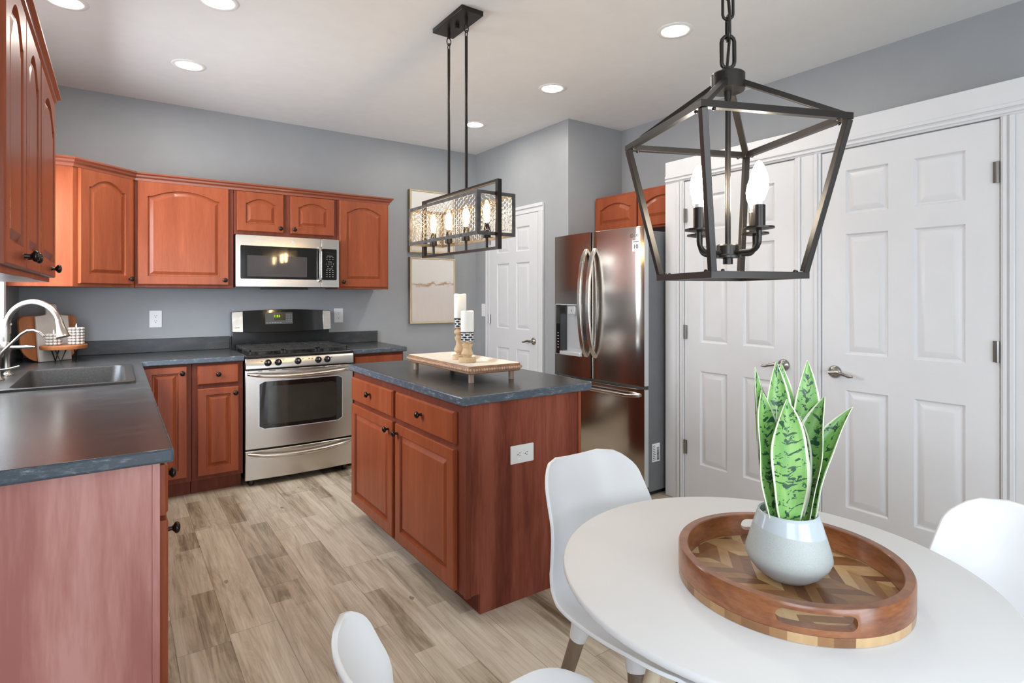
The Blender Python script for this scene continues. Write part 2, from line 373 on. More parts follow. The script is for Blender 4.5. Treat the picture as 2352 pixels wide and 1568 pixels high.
# ------------------------------------------------------------------ mesh builder
class MB:
    def __init__(s): s.v = []; s.f = []; s.uv = None

    def add(s, vs, fs):
        o = len(s.v); s.v += [tuple(p) for p in vs]; s.f += [tuple(i + o for i in f) for f in fs]; return s

    def box(s, a, b):
        x0, x1 = sorted((a[0], b[0])); y0, y1 = sorted((a[1], b[1])); z0, z1 = sorted((a[2], b[2]))
        return s.add([(x0, y0, z0), (x1, y0, z0), (x1, y1, z0), (x0, y1, z0), (x0, y0, z1), (x1, y0, z1), (x1, y1, z1), (x0, y1, z1)],
                     [(0, 3, 2, 1), (4, 5, 6, 7), (0, 1, 5, 4), (1, 2, 6, 5), (2, 3, 7, 6), (3, 0, 4, 7)])

    def loft(s, loops, cap0=True, cap1=True, closed=True):
        n = len(loops[0]); vs = [p for l in loops for p in l]; fs = []
        for i in range(len(loops) - 1):
            for j in range(n if closed else n - 1):
                k = (j + 1) % n; fs.append((i * n + j, i * n + k, (i + 1) * n + k, (i + 1) * n + j))
        if cap0: fs.append(tuple(range(n - 1, -1, -1)))
        if cap1: fs.append(tuple(range((len(loops) - 1) * n, len(loops) * n)))
        return s.add(vs, fs)

    def tube(s, pts, r, n=10, square=None, up=None, close=False):
        pts = [Vector(p) for p in pts]; rs = r if isinstance(r, (list, tuple)) else [r] * len(pts); loops = []
        prev = None
        for i, p in enumerate(pts):
            if close: d = (pts[(i + 1) % len(pts)] - pts[i - 1]).normalized()
            else:
                d1 = (pts[i] - pts[i - 1]).normalized() if i else None
                d2 = (pts[i + 1] - pts[i]).normalized() if i < len(pts) - 1 else None
                d = ((d1 or d2) + (d2 or d1)).normalized()
            if prev is None:
                a = Vector(up) if up else (Vector((0, 0, 1)) if abs(d.z) < 0.9 else Vector((1, 0, 0)))
            else: a = prev
            e1 = (a - d * a.dot(d)).normalized(); e2 = d.cross(e1); prev = e1
            if square: loops.append([p + e1 * (square[1] * q) + e2 * (square[0] * t) for t, q in ((-1, -1), (1, -1), (1, 1), (-1, 1))])
            else: loops.append([p + (e1 * math.cos(2 * PI * k / n) + e2 * math.sin(2 * PI * k / n)) * rs[i] for k in range(n)])
        if close: loops.append(loops[0]); return s.loft(loops, False, False)
        return s.loft(loops)

    def lathe(s, prof, c=(0, 0, 0), n=24, ax=None):
        R = Vector((0, 0, 1)).rotation_difference(Vector(ax)).to_matrix() if ax else Matrix.Identity(3); c = Vector(c)
        return s.loft([[c + R @ Vector((r * math.cos(2 * PI * k / n), r * math.sin(2 * PI * k / n), z)) for k in range(n)] for r, z in prof])

    def sphere(s, c, r, n=10, m=6, sc=(1, 1, 1)):
        c = Vector(c); loops = []
        for i in range(m + 1):
            a = PI * i / m; rr = max(math.sin(a), 0.02) * r
            loops.append([c + Vector((rr * math.cos(2 * PI * k / n) * sc[0], rr * math.sin(2 * PI * k / n) * sc[1], -math.cos(a) * r * sc[2])) for k in range(n)])
        return s.loft(loops)

    def build(s, name, mat, parent=None, bevel=None, smooth=35, seg=2, loc=None, recalc=True, weld=False):
        off = Vector(loc) if loc else (Vector(parent['_o']) if parent is not None else None)
        if off is None:
            xs = [p[0] for p in s.v]; ys = [p[1] for p in s.v]; zs = [p[2] for p in s.v]
            off = Vector(((min(xs) + max(xs)) / 2, (min(ys) + max(ys)) / 2, min(zs)))
        me = bpy.data.meshes.new(name); me.from_pydata([Vector(p) - off for p in s.v], [], s.f)
        if recalc:
            bm = bmesh.new(); bm.from_mesh(me)
            if weld: bmesh.ops.remove_doubles(bm, verts=bm.verts, dist=1e-5)
            bmesh.ops.recalc_face_normals(bm, faces=bm.faces); bm.to_mesh(me); bm.free()
        me.materials.append(M[mat] if isinstance(mat, str) else mat)
        return finish(name, me, parent, off, bevel, smooth, seg)


ORG = {}


def finish(name, me, parent, off, bevel=None, smooth=35, seg=2):
    o = bpy.data.objects.new(name, me); COL.objects.link(o)
    if parent is not None: o.parent = parent
    else: o.location = off
    o['_o'] = list(off)
    if bevel:
        b = o.modifiers.new('bevel', 'BEVEL'); b.width = bevel; b.segments = seg; b.limit_method = 'ANGLE'; b.angle_limit = math.radians(40)
    if smooth:
        me.polygons.foreach_set('use_smooth', [True] * len(me.polygons)); me.set_sharp_from_angle(angle=math.radians(smooth))
    return o


def tag(o, label, cat, group=None, kind=None):
    o['label'] = label; o['category'] = cat
    if group: o['group'] = group
    if kind: o['kind'] = kind
    return o


def thing(name, label, cat, loc=(0, 0, 0), group=None):
    o = bpy.data.objects.new(name, None); COL.objects.link(o); o.location = loc; o['_o'] = list(loc); o.empty_display_size = 0.05
    return tag(o, label, cat, group)


def struct(o, label=None):
    o['kind'] = 'structure'
    if label: o['label'] = label
    return o


def copy_tree(o, parent=None):
    c = o.copy(); COL.objects.link(c)
    if parent is not None: c.parent = parent
    for ch in list(o.children): copy_tree(ch, c)
    return c


def text(name, body, size, P, u, v, mat, parent, depth=0.0004, align='CENTER'):
    cu = bpy.data.curves.new(name, 'FONT'); cu.body = body; cu.size = size; cu.extrude = depth; cu.align_x = align; cu.align_y = 'CENTER'
    cu.resolution_u = 3
    t = bpy.data.objects.new(name, cu); COL.objects.link(t)
    dg = bpy.context.evaluated_depsgraph_get(); me = bpy.data.meshes.new_from_object(t.evaluated_get(dg)); bpy.data.objects.remove(t)
    u = Vector(u); v = Vector(v); nrm = u.cross(v); P = Vector(P); off = Vector(parent['_o'])
    for p in me.vertices: p.co = P + u * p.co.x + v * p.co.y + nrm * p.co.z - off
    me.materials.clear(); me.materials.append(M[mat])
    return finish(name, me, parent, off, smooth=None)


def rrect(w, h, r, n=5, cx=0.0, cy=0.0):
    pts = []
    for (sx, sy, a0) in ((1, 1, 0), (-1, 1, 90), (-1, -1, 180), (1, -1, 270)):
        for k in range(n + 1):
            a = math.radians(a0 + 90 * k / n); pts.append((cx + sx * (w / 2 - r) + r * math.cos(a), cy + sy * (h / 2 - r) + r * math.sin(a)))
    return pts


def frame3(P, u, n):
    P = Vector(P); u = Vector(u).normalized(); n = Vector(n).normalized(); z = Vector((0, 0, 1))
    return lambda a, b, d=0.0: P + u * a + z * b + n * d


def ringframe(m, fn, a0, a1, b0, b1, t, d0, d1, t2=None):
    # a mitred rectangular frame with bars t wide (t2: top and bottom bars)
    t2 = t2 or t; O = [(a0, b0), (a1, b0), (a1, b1), (a0, b1)]; I = [(a0 + t, b0 + t2), (a1 - t, b0 + t2), (a1 - t, b1 - t2), (a0 + t, b1 - t2)]
    L = [[fn(a, b, d) for a, b in q] for q, d in ((O, d0), (O, d1), (I, d1), (I, d0), (O, d0))]
    return m.loft(L, False, False)


def plate(fn, pts, d0, d1, name, mat, parent, bevel=None):
    m = MB(); m.loft([[fn(a, b, d0) for a, b in pts], [fn(a, b, d1) for a, b in pts]])
    return m.build(name, mat, parent, bevel)


# ------------------------------------------------------------------ cabinet pieces
def door_loop(u0, u1, v0, v1, rise, d, nb=8, nt=16):
    u0 += d; u1 -= d; v0 += d; vt = v1 - d; vs = vt - rise; p = []
    for k in range(nb): p.append((u0 + (u1 - u0) * k / nb, v0))
    for k in range(nb): p.append((u1, v0 + (vs - v0) * k / nb))
    for k in range(nt):
        s = k / nt; t = min(max((s - 0.05) / 0.9, 0), 1); p.append((u1 + (u0 - u1) * s, vs + rise * (1 - (2 * t - 1) ** 2)))
    for k in range(nb): p.append((u0, vs + (v0 - vs) * k / nb))
    return p


def cab_door(parent, P, u, n, w, h, rise=0.0, mat='cherry', t=0.02, st=None, name='door', knob=None):
    fn = frame3(P, u, n); st = st or min(0.057, w * 0.2)
    R = lambda d: door_loop(0, w, 0, h, 0, d)
    L = lambda d: door_loop(st, w - st, st, h - st * 0.85, rise, d)
    spec = [(R(0), 0), (R(0), t - 0.004), (R(0.004), t), (L(0), t), (L(0.004), t - 0.012), (L(0.012), t - 0.012), (L(0.032), t - 0.002), (L(0.034), t - 0.002)]
    m = MB(); m.loft([[fn(a, b, d) for a, b in lp] for lp, d in spec])
    o = m.build(name, mat, parent, smooth=25)
    if knob: make_knob(o, fn(knob[0], knob[1], t), n)
    return o


def slab_front(parent, P, u, n, w, h, mat='cherry', t=0.02, name='drawer', knob=None):
    fn = frame3(P, u, n); R = lambda d: [(d, d), (w - d, d), (w - d, h - d), (d, h - d)]
    m = MB(); m.loft([[fn(a, b, d) for a, b in R(i)] for i, d in ((0, 0), (0, t - 0.008), (0.008, t))])
    o = m.build(name, mat, parent, smooth=20)
    if knob: make_knob(o, fn(knob[0], knob[1], t), n)
    return o


def make_knob(parent, P, n):
    m = MB(); m.lathe([(0.007, -0.001), (0.006, 0.006), (0.0055, 0.012), (0.010, 0.016), (0.0155, 0.020), (0.0165, 0.025), (0.013, 0.030), (0.006, 0.0325), (0.001, 0.033)], P, 14, n)
    return m.build('knob', 'knob', parent, smooth=50)


def sweep(m, path, prof, closed_ends=True):
    loops = []; n = len(path)
    for i, p in enumerate(path):
        p = Vector(p)
        ns = []
        if i: d = (p - Vector(path[i - 1])).normalized(); ns.append(Vector((d.y, -d.x)))
        if i < n - 1: d = (Vector(path[i + 1]) - p).normalized(); ns.append(Vector((d.y, -d.x)))
        nn = sum(ns, Vector((0, 0))).normalized(); k = 1 / max(nn.dot(ns[0]), 0.3)
        loops.append([(p.x + nn.x * o * k, p.y + nn.y * o * k, z) for o, z in prof])
    return m.loft(loops, closed_ends, closed_ends)


# ------------------------------------------------------------------ the room
def slab_cells(xs, ys, occ, z0, z1):
    m = MB(); V = lambda i, j, z: (xs[i], ys[j], z)
    on = lambda i, j: 0 <= i < len(xs) - 1 and 0 <= j < len(ys) - 1 and occ(i, j)
    for i in range(len(xs) - 1):
        for j in range(len(ys) - 1):
            if not on(i, j): continue
            a, b, c2, d2 = (i, j), (i + 1, j), (i + 1, j + 1), (i, j + 1)
            m.add([V(*p, z1) for p in (a, b, c2, d2)], [(0, 1, 2, 3)]); m.add([V(*p, z0) for p in (a, d2, c2, b)], [(0, 1, 2, 3)])
            for (p, q, ni, nj) in ((a, b, i, j - 1), (b, c2, i + 1, j), (c2, d2, i, j + 1), (d2, a, i - 1, j)):
                if not on(ni, nj): m.add([V(*p, z0), V(*q, z0), V(*q, z1), V(*p, z1)], [(0, 1, 2, 3)])
    return m



XL, XC, XR, YB, YJ, YR, ZC = -0.525, 2.967, 3.57, 4.885, 3.46, -2.4, 2.745
CLX, CLY0, CLY1, CLZ = 3.0, 0.30, 2.51, 2.21
struct(MB().box((XL - 0.2, YR - 0.2, -0.1), (XR + 0.2, YB + 0.2, 0)).build('floor', 'floor', loc=(0, 0, 0)))
struct(MB().box((XL - 0.2, YR - 0.2, ZC), (XR + 0.2, YB + 0.2, ZC + 0.1)).build('ceiling', 'ceil'))
struct(MB().box((XL - 0.12, YB, 0), (XR + 0.12, YB + 0.12, ZC)).build('wall_back', 'wall'))
def wall_x_holes(x0, x1, y0, y1, holes):
    ys = sorted({y0, y1} | {h[0] for h in holes} | {h[1] for h in holes}); zs = sorted({0, ZC} | {h[2] for h in holes} | {h[3] for h in holes})
    inh = lambda i, j: any(h[0] <= ys[i] < h[1] and h[2] <= zs[j] < h[3] for h in holes)
    mm = slab_cells(ys, zs, lambda i, j: not inh(i, j), x0, x1); mm.v = [(z, x, y) for x, y, z in mm.v]; return mm
WL1 = (3.12, 4.14, 1.07, 2.10); WL2 = (-1.55, -0.15, 0.85, 2.1)
m = wall_x_holes(XL - 0.12, XL, YR, YB, [WL2, WL1])
struct(m.build('wall_left', 'wall', weld=True))
m = MB(); m.box((XC, YJ, 0), (XR + 0.1, YB, ZC)); struct(m.build('wall_pantry', 'wall'))
struct(MB().box((XR, YR, 0), (XR + 0.1, YJ, ZC)).build('wall_right', 'wall'))
m = MB(); m.box((XL, YR - 0.1, 0), (-0.35, YR, ZC)); m.box((1.85, YR - 0.1, 0), (XR, YR, ZC)); m.box((-0.35, YR - 0.1, 2.12), (1.85, YR, ZC))
struct(m.build('wall_rear', 'wall'))
struct(MB().box((CLX + 0.028, CLY0, 0), (XR, CLY1, CLZ)).build('wall_closet', 'white'))


def window_x(name, hole, label):
    y0, y1, z0, z1 = hole; x0, x1 = XL - 0.12, XL + 0.018
    m = MB(); c = 0.07
    m.box((XL, y0 - c, z0 - c), (x1, y1 + c, z0)); m.box((XL, y0 - c, z1), (x1, y1 + c, z1 + c)); m.box((XL, y0 - c, z0), (x1, y0, z1)); m.box((XL, y1, z0), (x1, y1 + c, z1))
    o = struct(m.build(name, 'white', bevel=0.004), label)
    f = MB(); w = 0.045; xa, xb = XL - 0.1, XL - 0.05; zm = (z0 + z1) / 2
    ringframe(f, frame3((xa, 0, 0), (0, 1, 0), (1, 0, 0)), y0, y1, z0, z1, w, 0, xb - xa); f.box((xa + 0.002, y0 + w, zm - 0.02), (xb - 0.002, y1 - w, zm + 0.02))
    f.build('sash', 'white', o)
    MB().box((XL - 0.078, y0 + w, z0 + w), (XL - 0.074, y1 - w, z1 - w)).build('pane', 'pane', o)
    return o


window_x('window_1', WL1, 'white trimmed window over the sink')
window_x('window_2', WL2, 'white trimmed dining window')
f = MB(); w = 0.07; ya, yb = YR - 0.08, YR - 0.03
ringframe(f, lambda a, b, d: Vector((a, ya + d, b)), -0.35, 1.85, 0, 2.12, w, 0, yb - ya); f.box((0.72, ya + 0.002, w), (0.78, yb - 0.002, 2.12 - w))
o = struct(f.build('window_3', 'white'), 'white framed patio window')
MB().box((-0.28, YR - 0.056, 0.09), (1.78, YR - 0.052, 2.05)).build('pane', 'pane', o)


# ------------------------------------------------------------------ panel doors
def six_panel(name, P, u, n, w, h, label, t=0.032):
    fn = frame3(P, u, n); s = 0.115 * w / 0.72; mu = 0.105 * w / 0.72; pw = (w - 2 * s - mu) / 2
    xs = [0, s, s + pw, s + pw + mu, w - s, w]
    zs = [0, 0.25, 0.84, 1.02, 1.625, 1.725, 1.945, h]; zs = [z * h / 2.05 for z in zs[:-1]] + [h]
    m = MB()
    for i in range(5):
        for j in range(7):
            a0, a1, b0, b1 = xs[i], xs[i + 1], zs[j], zs[j + 1]
            R = lambda d: [(a0 + d, b0 + d), (a1 - d, b0 + d), (a1 - d, b1 - d), (a0 + d, b1 - d)]
            if i in (1, 3) and j in (1, 3, 5):
                m.loft([[fn(a, b, t + dd) for a, b in R(d)] for d, dd in ((0, 0), (0.008, -0.009), (0.014, -0.010), (0.040, -0.001), (0.043, -0.001))], cap0=False)
            else: m.add([fn(a, b, t) for a, b in R(0)], [(0, 1, 2, 3)])
    E = [(0, 0), (w, 0), (w, h), (0, h)]
    m.loft([[fn(a, b, t) for a, b in E], [fn(a, b, 0) for a, b in E]], cap0=False)
    return struct(m.build(name, 'white', smooth=20, weld=True), label)


def lever(parent, P, n, du, mat='darknickel'):
    P = Vector(P); n = Vector(n); du = Vector(du); z = Vector((0, 0, 1))
    m = MB(); m.lathe([(0.032, 0), (0.032, 0.006), (0.026, 0.012), (0.016, 0.016), (0.0125, 0.02), (0.012, 0.05)], P, 20, n)
    q = P + n * 0.048
    m.tube([q - du * 0.008, q + du * 0.03 + z * 0.004, q + du * 0.06 - z * 0.004, q + du * 0.085 - z * 0.012, q + du * 0.105 - z * 0.010], [0.010, 0.010, 0.008, 0.007, 0.006], 10)
    return m.build('door_handle', mat, parent, smooth=50)


def hinge(parent, P, n, u):
    P = Vector(P); n = Vector(n)
    m = MB(); m.tube([P + n * 0.004 - Vector((0, 0, 0.045)), P + n * 0.004 + Vector((0, 0, 0.045))], 0.007, 8)
    a = P + Vector(u) * 0.016 + Vector((0, 0, 0.044)); b = P - Vector(u) * 0.002 - Vector((0, 0, 0.044)) + n * 0.003
    m.box(a, b)
    return m.build('hinge', 'darknickel', parent)


NX = (-1, 0, 0)
# closet doors; looking toward +X, screen right is -Y
d = six_panel('door_1', (CLX + 0.026, 2.357, 0.012), (0, -1, 0), NX, 0.722, 2.048, 'left white six-panel closet door beside the fridge', t=0.018)
lever(d, (CLX + 0.008, 1.695, 0.945), NX, (0, 1, 0)); [hinge(d, (CLX + 0.003, 2.352, z), NX, (0, -1, 0)) for z in (0.355, 1.093, 1.84)]
d = six_panel('door_2', (CLX + 0.026, 1.490, 0.012), (0, -1, 0), NX, 0.722, 2.048, 'right white six-panel closet door', t=0.018)
lever(d, (CLX + 0.008, 1.425, 0.937), NX, (0, -1, 0)); [hinge(d, (CLX + 0.003, 0.772, z), NX, (0, 1, 0)) for z in (0.355, 1.092, 1.839)]


def casing(name, y0, y1, z0, z1, inner, horiz=False):
    m = MB(); m.box((CLX, y0, z0), (CLX + 0.03, y1, z1))
    for a, b in inner:
        if horiz: m.box((CLX - 0.007, y0, a), (CLX, y1, b))
        else: m.box((CLX - 0.007, a, z0), (CLX, b, z1))
    return struct(m.build(name, 'white', bevel=0.003))


casing('trim_1', 2.362, CLY1, 0, 2.066, [(2.372, 2.386), (2.394, 2.412)])
casing('trim_2', 0.60, CLY1, 2.066, CLZ, [(2.076, 2.09), (2.098, 2.116)], True)
casing('trim_3', 1.494, 1.632, 0, 2.066, [(1.508, 1.526), (1.598, 1.614)])
casing('trim_4', 0.30, 0.764, 0, 2.066, [(0.742, 0.756), (0.716, 0.734)])
struct(MB().box((CLX, 0.30, 2.066), (CLX + 0.03, 0.60, CLZ)).build('trim_5', 'white'))
# closet side panel facing the fridge alcove
# back hall door
d = six_panel('door_3', (XC - 0.002, 4.597, 0.012), (0, -1, 0), NX, 0.756, 2.033, 'white six-panel door at the back beyond the island', t=0.012)
lever(d, (XC - 0.013, 3.90, 0.932), NX, (0, 1, 0)); [hinge(d, (XC - 0.018, 4.597, z), NX, (0, -1, 0)) for z in (0.3, 1.102, 1.86)]


def casing2(name, a, b):
    m = MB(); m.box((XC - 0.016, a[0], a[1]), (XC, b[0], b[1]))
    if b[1] - a[1] > b[0] - a[0]:
        o = a[0] < 4.2; m.box((XC - 0.024, a[0] if o else b[0] - 0.028, a[1]), (XC - 0.016, a[0] + 0.028 if o else b[0], b[1]))
    else: m.box((XC - 0.024, a[0], b[1] - 0.028), (XC - 0.016, b[0], b[1]))
    return struct(m.build(name, 'white', bevel=0.003))


casing2('trim_6', (4.60, 0), (4.67, 2.048)); casing2('trim_7', (3.768, 0), (3.838, 2.048)); casing2('trim_8', (3.768, 2.048), (4.67, 2.118))
struct(MB().box((1.93, YB - 0.014, 0), (XC, YB, 0.09)).build('baseboard_back', 'white', bevel=0.003))
struct(MB().box((XC - 0.014, 4.67, 0), (XC, YB - 0.014, 0.09)).build('baseboard_pantry', 'white', bevel=0.003))
struct(MB().box((XC - 0.014, YJ, 0), (XC, 3.768, 0.09)).build('baseboard_hall', 'white', bevel=0.003))

# ------------------------------------------------------------------ recessed lights
can_labels = ['round recessed ceiling light over the sink, beside the left crown moulding',
              'round recessed ceiling light at the top edge, nearest the left of the pendant ceiling plate',
              'round recessed ceiling light above the large corner cabinet doors',
              'round recessed ceiling light just left of the lantern chain',
              'round recessed ceiling light midway between the island pendant and the lantern',
              'round recessed ceiling light behind the pendant rods near the back corner']
for i, ((x, y), lb) in enumerate(zip([(-0.204, 3.47), (0.40, 3.05), (0.365, 4.0), (2.452, 1.985), (2.446, 3.02), (2.435, 4.03)], can_labels)):
    if i == 0:
        can0 = c = thing('recessed_light', lb, 'ceiling light', (x, y, ZC), 'recessed ceiling lights')
        m = MB(); prof = [(0.062, -0.001), (0.064, -0.004), (0.092, -0.004), (0.095, 0.0)]
        m.loft([[(x + r * math.cos(2 * PI * k / 32), y + r * math.sin(2 * PI * k / 32), ZC + z) for k in range(32)] for r, z in prof], False, False)
        m.build('trim_ring', 'ceil', c, smooth=60)
        m = MB(); m.lathe([(0.062, -0.0035), (0.0625, -0.0005)], (x, y, ZC), 24); m.build('lens', 'glow_can', c)
    else:
        c = copy_tree(can0); c.location = (x, y, ZC); c['label'] = lb

# ------------------------------------------------------------------ upper cabinets
UB, UT = 1.38, 2.12
CG = 'wall cabinets'


def carcass(parent, m=None, boxes=(), mat='cherry_dark', name='body'):
    m = m or MB()
    for a, b in boxes: m.box(a, b)
    return m.build(name, mat, parent, bevel=0.002)


PX = (1, 0, 0); PY = (0, 1, 0); NY = (0, -1, 0)
# left wall: a double-door unit and a single-door unit; seen from the room +X face, screen right is +Y
c = thing('wall_cabinet', 'cherry two-door wall cabinet on the left wall, nearest the camera', 'cabinet', (-0.37, 2.06, UB), CG)
carcass(c, boxes=[((XL + 0.002, 1.70, UB), (-0.226, 2.424, UT))], mat='cherry')
cab_door(c, (-0.225, 1.702, 1.398), PY, PX, 0.352, 0.70, 0.07, knob=(0.315, 0.035))
cab_door(c, (-0.225, 2.062, 1.398), PY, PX, 0.352, 0.70, 0.07, knob=(0.037, 0.035))
c = thing('wall_cabinet', 'cherry single-door wall cabinet on the left wall, farther of the two units', 'cabinet', (-0.37, 2.70, UB), CG)
carcass(c, boxes=[((XL + 0.002, 2.426, UB), (-0.226, 2.985, UT))], mat='cherry')
cab_door(c, (-0.225, 2.445, 1.398), PY, PX, 0.52, 0.70, 0.075, knob=(0.33, 0.03))
# diagonal corner cabinet
c = thing('wall_cabinet', 'cherry corner wall cabinet with the slanted door', 'cabinet', (-0.21, 4.58, UB), CG)
poly = [(XL + 0.002, YB - 0.002), (XL + 0.002, 4.27), (-0.215, 4.27), (0.098, 4.555), (0.098, YB - 0.002)]
m = MB(); m.loft([[(x, y, UB) for x, y in poly], [(x, y, UT) for x, y in poly]]); carcass(c, m, mat='cherry')
dv = Vector((0.313, 0.285, 0)).normalized(); nv = Vector((dv.y, -dv.x, 0)); q = Vector((-0.215, 4.27, 1.40)) + dv * 0.03 + nv * 0.001
cab_door(c, q, dv, nv, 0.365, 0.695, 0.055, knob=(0.335, 0.035))
# back wall run
YF = 4.556
c = thing('wall_cabinet', 'cherry wall cabinet with one wide arched door left of the microwave', 'cabinet', (0.40, 4.72, UB), CG)
carcass(c, boxes=[((0.10, YF, UB), (0.700, YB - 0.002, UT))], mat='cherry_dark'); cab_door(c, (0.115, YF - 0.001, 1.402), PX, NY, 0.55, 0.695, 0.05, knob=(0.525, 0.035))
c = thing('wall_cabinet', 'short cherry two-door wall cabinet right above the microwave', 'cabinet', (1.08, 4.72, 1.775), CG)
carcass(c, boxes=[((0.702, YF, 1.776), (1.458, YB - 0.002, UT))], mat='cherry_dark')
cab_door(c, (0.722, YF - 0.001, 1.803), PX, NY, 0.322, 0.29, 0.035, knob=(0.297, 0.03)); cab_door(c, (1.096, YF - 0.001, 1.803), PX, NY, 0.336, 0.29, 0.035, knob=(0.025, 0.03))
c = thing('wall_cabinet', 'narrow cherry wall cabinet right of the microwave, end of the run', 'cabinet', (1.68, 4.72, UB), CG)
carcass(c, boxes=[((1.46, YF, UB), (1.897, YB - 0.002, UT))], mat='cherry'); cab_door(c, (1.474, YF - 0.001, 1.397), PX, NY, 0.408, 0.70, 0.045, knob=(0.027, 0.04))
c = thing('wall_cabinet', 'short cherry two-door cabinet above the fridge', 'cabinet', (3.42, 2.985, 1.83), CG)
carcass(c, boxes=[((3.266, 2.515, 1.83), (XR - 0.002, YJ - 0.002, 2.13))], mat='cherry')
cab_door(c, (3.265, 3.445, 1.845), NY, NX, 0.45, 0.265, 0.04); cab_door(c, (3.265, 2.98, 1.845), NY, NX, 0.45, 0.265, 0.04)
# crown mouldings
CP = [(0.0, UT - 0.022), (0.006, UT - 0.022), (0.008, UT - 0.006), (0.02, UT + 0.004), (0.022, UT + 0.014), (0.034, UT + 0.022), (0.034, UT + 0.032), (0.0, UT + 0.032)]
m = MB(); sweep(m, [(XL + 0.002, 4.268), (-0.214, 4.268), (0.099, 4.554), (1.899, 4.554), (1.899, YB - 0.002)], CP)
tag(m.build('crown_moulding', 'crown', smooth=20), 'dark cherry crown moulding along the corner and back wall cabinets', 'moulding')
m = MB(); sweep(m, [(XL + 0.002, 1.698), (-0.224, 1.698), (-0.224, 2.987), (XL + 0.002, 2.987)], CP)
tag(m.build('crown_moulding', 'crown', smooth=20), 'dark cherry crown moulding on top of the left wall cabinets', 'moulding')

# ------------------------------------------------------------------ base cabinets
BG = 'base cabinets'; BT = 0.875
c = thing('base_cabinet', 'cherry blind-corner base cabinet with tall door, tucked behind the left counter', 'cabinet', (0.25, 4.5, 0), BG)
carcass(c, boxes=[((0.10, 4.27, 0.1), (0.405, YB - 0.002, BT)), ((0.10, 4.34, 0), (0.405, YB - 0.002, 0.1))], mat='cherry_dark')
cab_door(c, (0.135, 4.269, 0.135), PX, NY, 0.242, 0.728, knob=(0.215, 0.685))
c = thing('base_cabinet', 'cherry base cabinet with small drawer and door left of the range', 'cabinet', (0.56, 4.5, 0), BG)
carcass(c, boxes=[((0.407, 4.27, 0.1), (0.715, YB - 0.002, BT)), ((0.407, 4.34, 0), (0.715, YB - 0.002, 0.1))], mat='cherry_dark')
slab_front(c, (0.438, 4.269, 0.733), PX, NY, 0.248, 0.128, knob=(0.122, 0.066)); cab_door(c, (0.438, 4.269, 0.13), PX, NY, 0.248, 0.577, knob=(0.226, 0.535))
c = thing('base_cabinet', 'cherry base cabinet right of the range, mostly behind the island', 'cabinet', (1.7, 4.5, 0), BG)
carcass(c, boxes=[((1.485, 4.27, 0.1), (1.905, YB - 0.002, BT)), ((1.485, 4.34, 0), (1.905, YB - 0.002, 0.1))], mat='cherry_dark')
slab_front(c, (1.50, 4.269, 0.72), PX, NY, 0.39, 0.135, knob=(0.195, 0.066)); cab_door(c, (1.50, 4.269, 0.13), PX, NY, 0.19, 0.57, knob=(0.17, 0.53)); cab_door(c, (1.70, 4.269, 0.13), PX, NY, 0.19, 0.57, knob=(0.02, 0.53))
# left run: near unit and sink unit
c = thing('base_cabinet', 'cherry base cabinet at the near end of the left counter, end panel with painted window glare', 'cabinet', (-0.2, 2.2, 0), BG)
carcass(c, boxes=[((XL + 0.002, 1.832, 0.1), (0.096, 2.55, BT)), ((XL + 0.002, 1.832, 0), (0.03, 2.55, 0.1))], mat='cherry_dark')
MB().box((XL + 0.002, 1.812, 0), (0.078, 1.831, BT)).build('end_panel', 'panel_glare', c)['label'] = 'laminate end panel with window glare in its colour'
MB().box((0.078, 1.808, 0.09), (0.0965, 1.831, BT)).build('corner_stile', 'panel_glare', c, bevel=0.002)
for y0 in (1.845, 2.20):
    slab_front(c, (0.098, y0, 0.715), PY, PX, 0.34, 0.14, knob=(0.17, 0.07)); cab_door(c, (0.098, y0, 0.115), PY, PX, 0.34, 0.585, knob=(0.04 if y0 < 2 else 0.3, 0.545))
c = thing('base_cabinet', 'cherry base cabinet under the black sink', 'cabinet', (-0.2, 3.4, 0), BG)
carcass(c, boxes=[((XL + 0.002, 2.552, 0.1), (0.096, 3.15, BT)), ((XL + 0.002, 3.15, 0.1), (0.096, 4.268, 0.66)), ((XL + 0.002, 2.552, 0), (0.03, 4.268, 0.1)), ((0.075, 3.15, 0.66), (0.096, 4.268, BT)), ((XL + 0.002, 4.10, 0.66), (0.074, 4.268, BT))], mat='cherry_dark')
for y0 in (2.57, 3.0, 3.43, 3.84):
    cab_door(c, (0.098, y0, 0.115), PY, PX, 0.37, 0.585, knob=(0.04, 0.545)); slab_front(c, (0.098, y0, 0.715), PY, PX, 0.37, 0.14, name='false_drawer')


# ------------------------------------------------------------------ countertops
ct = thing('countertop', 'charcoal L-shaped laminate countertop around the black sink', 'countertop', (-0.2, 3.0, 0.877))
xs = [XL + 0.002, -0.41, 0.045, 0.127, 0.721]; ys = [1.772, 3.225, 4.005, 4.235, YB - 0.002]
slab_cells(xs, ys, lambda i, j: (i < 3 and not (i == 1 and j == 1)) or j == 3, 0.877, 0.914).build('worktop', 'counter', ct, bevel=0.007, seg=3, weld=True)
MB().box((XL + 0.021, YB - 0.021, 0.914), (0.721, YB - 0.002, 1.012)).build('backsplash', 'splash', ct, bevel=0.003)
MB().box((XL + 0.002, 1.772, 0.914), (XL + 0.02, YB - 0.002, 1.012)).build('backsplash', 'splash', ct, bevel=0.003)
ct = thing('countertop', 'short charcoal countertop between the range and the framed pictures', 'countertop', (1.7, 4.56, 0.877))
MB().box((1.481, 4.235, 0.877), (1.925, YB - 0.002, 0.914)).build('worktop', 'counter', ct, bevel=0.007, seg=3)
MB().box((1.481, YB - 0.021, 0.914), (1.925, YB - 0.002, 1.012)).build('backsplash', 'splash', ct, bevel=0.003)

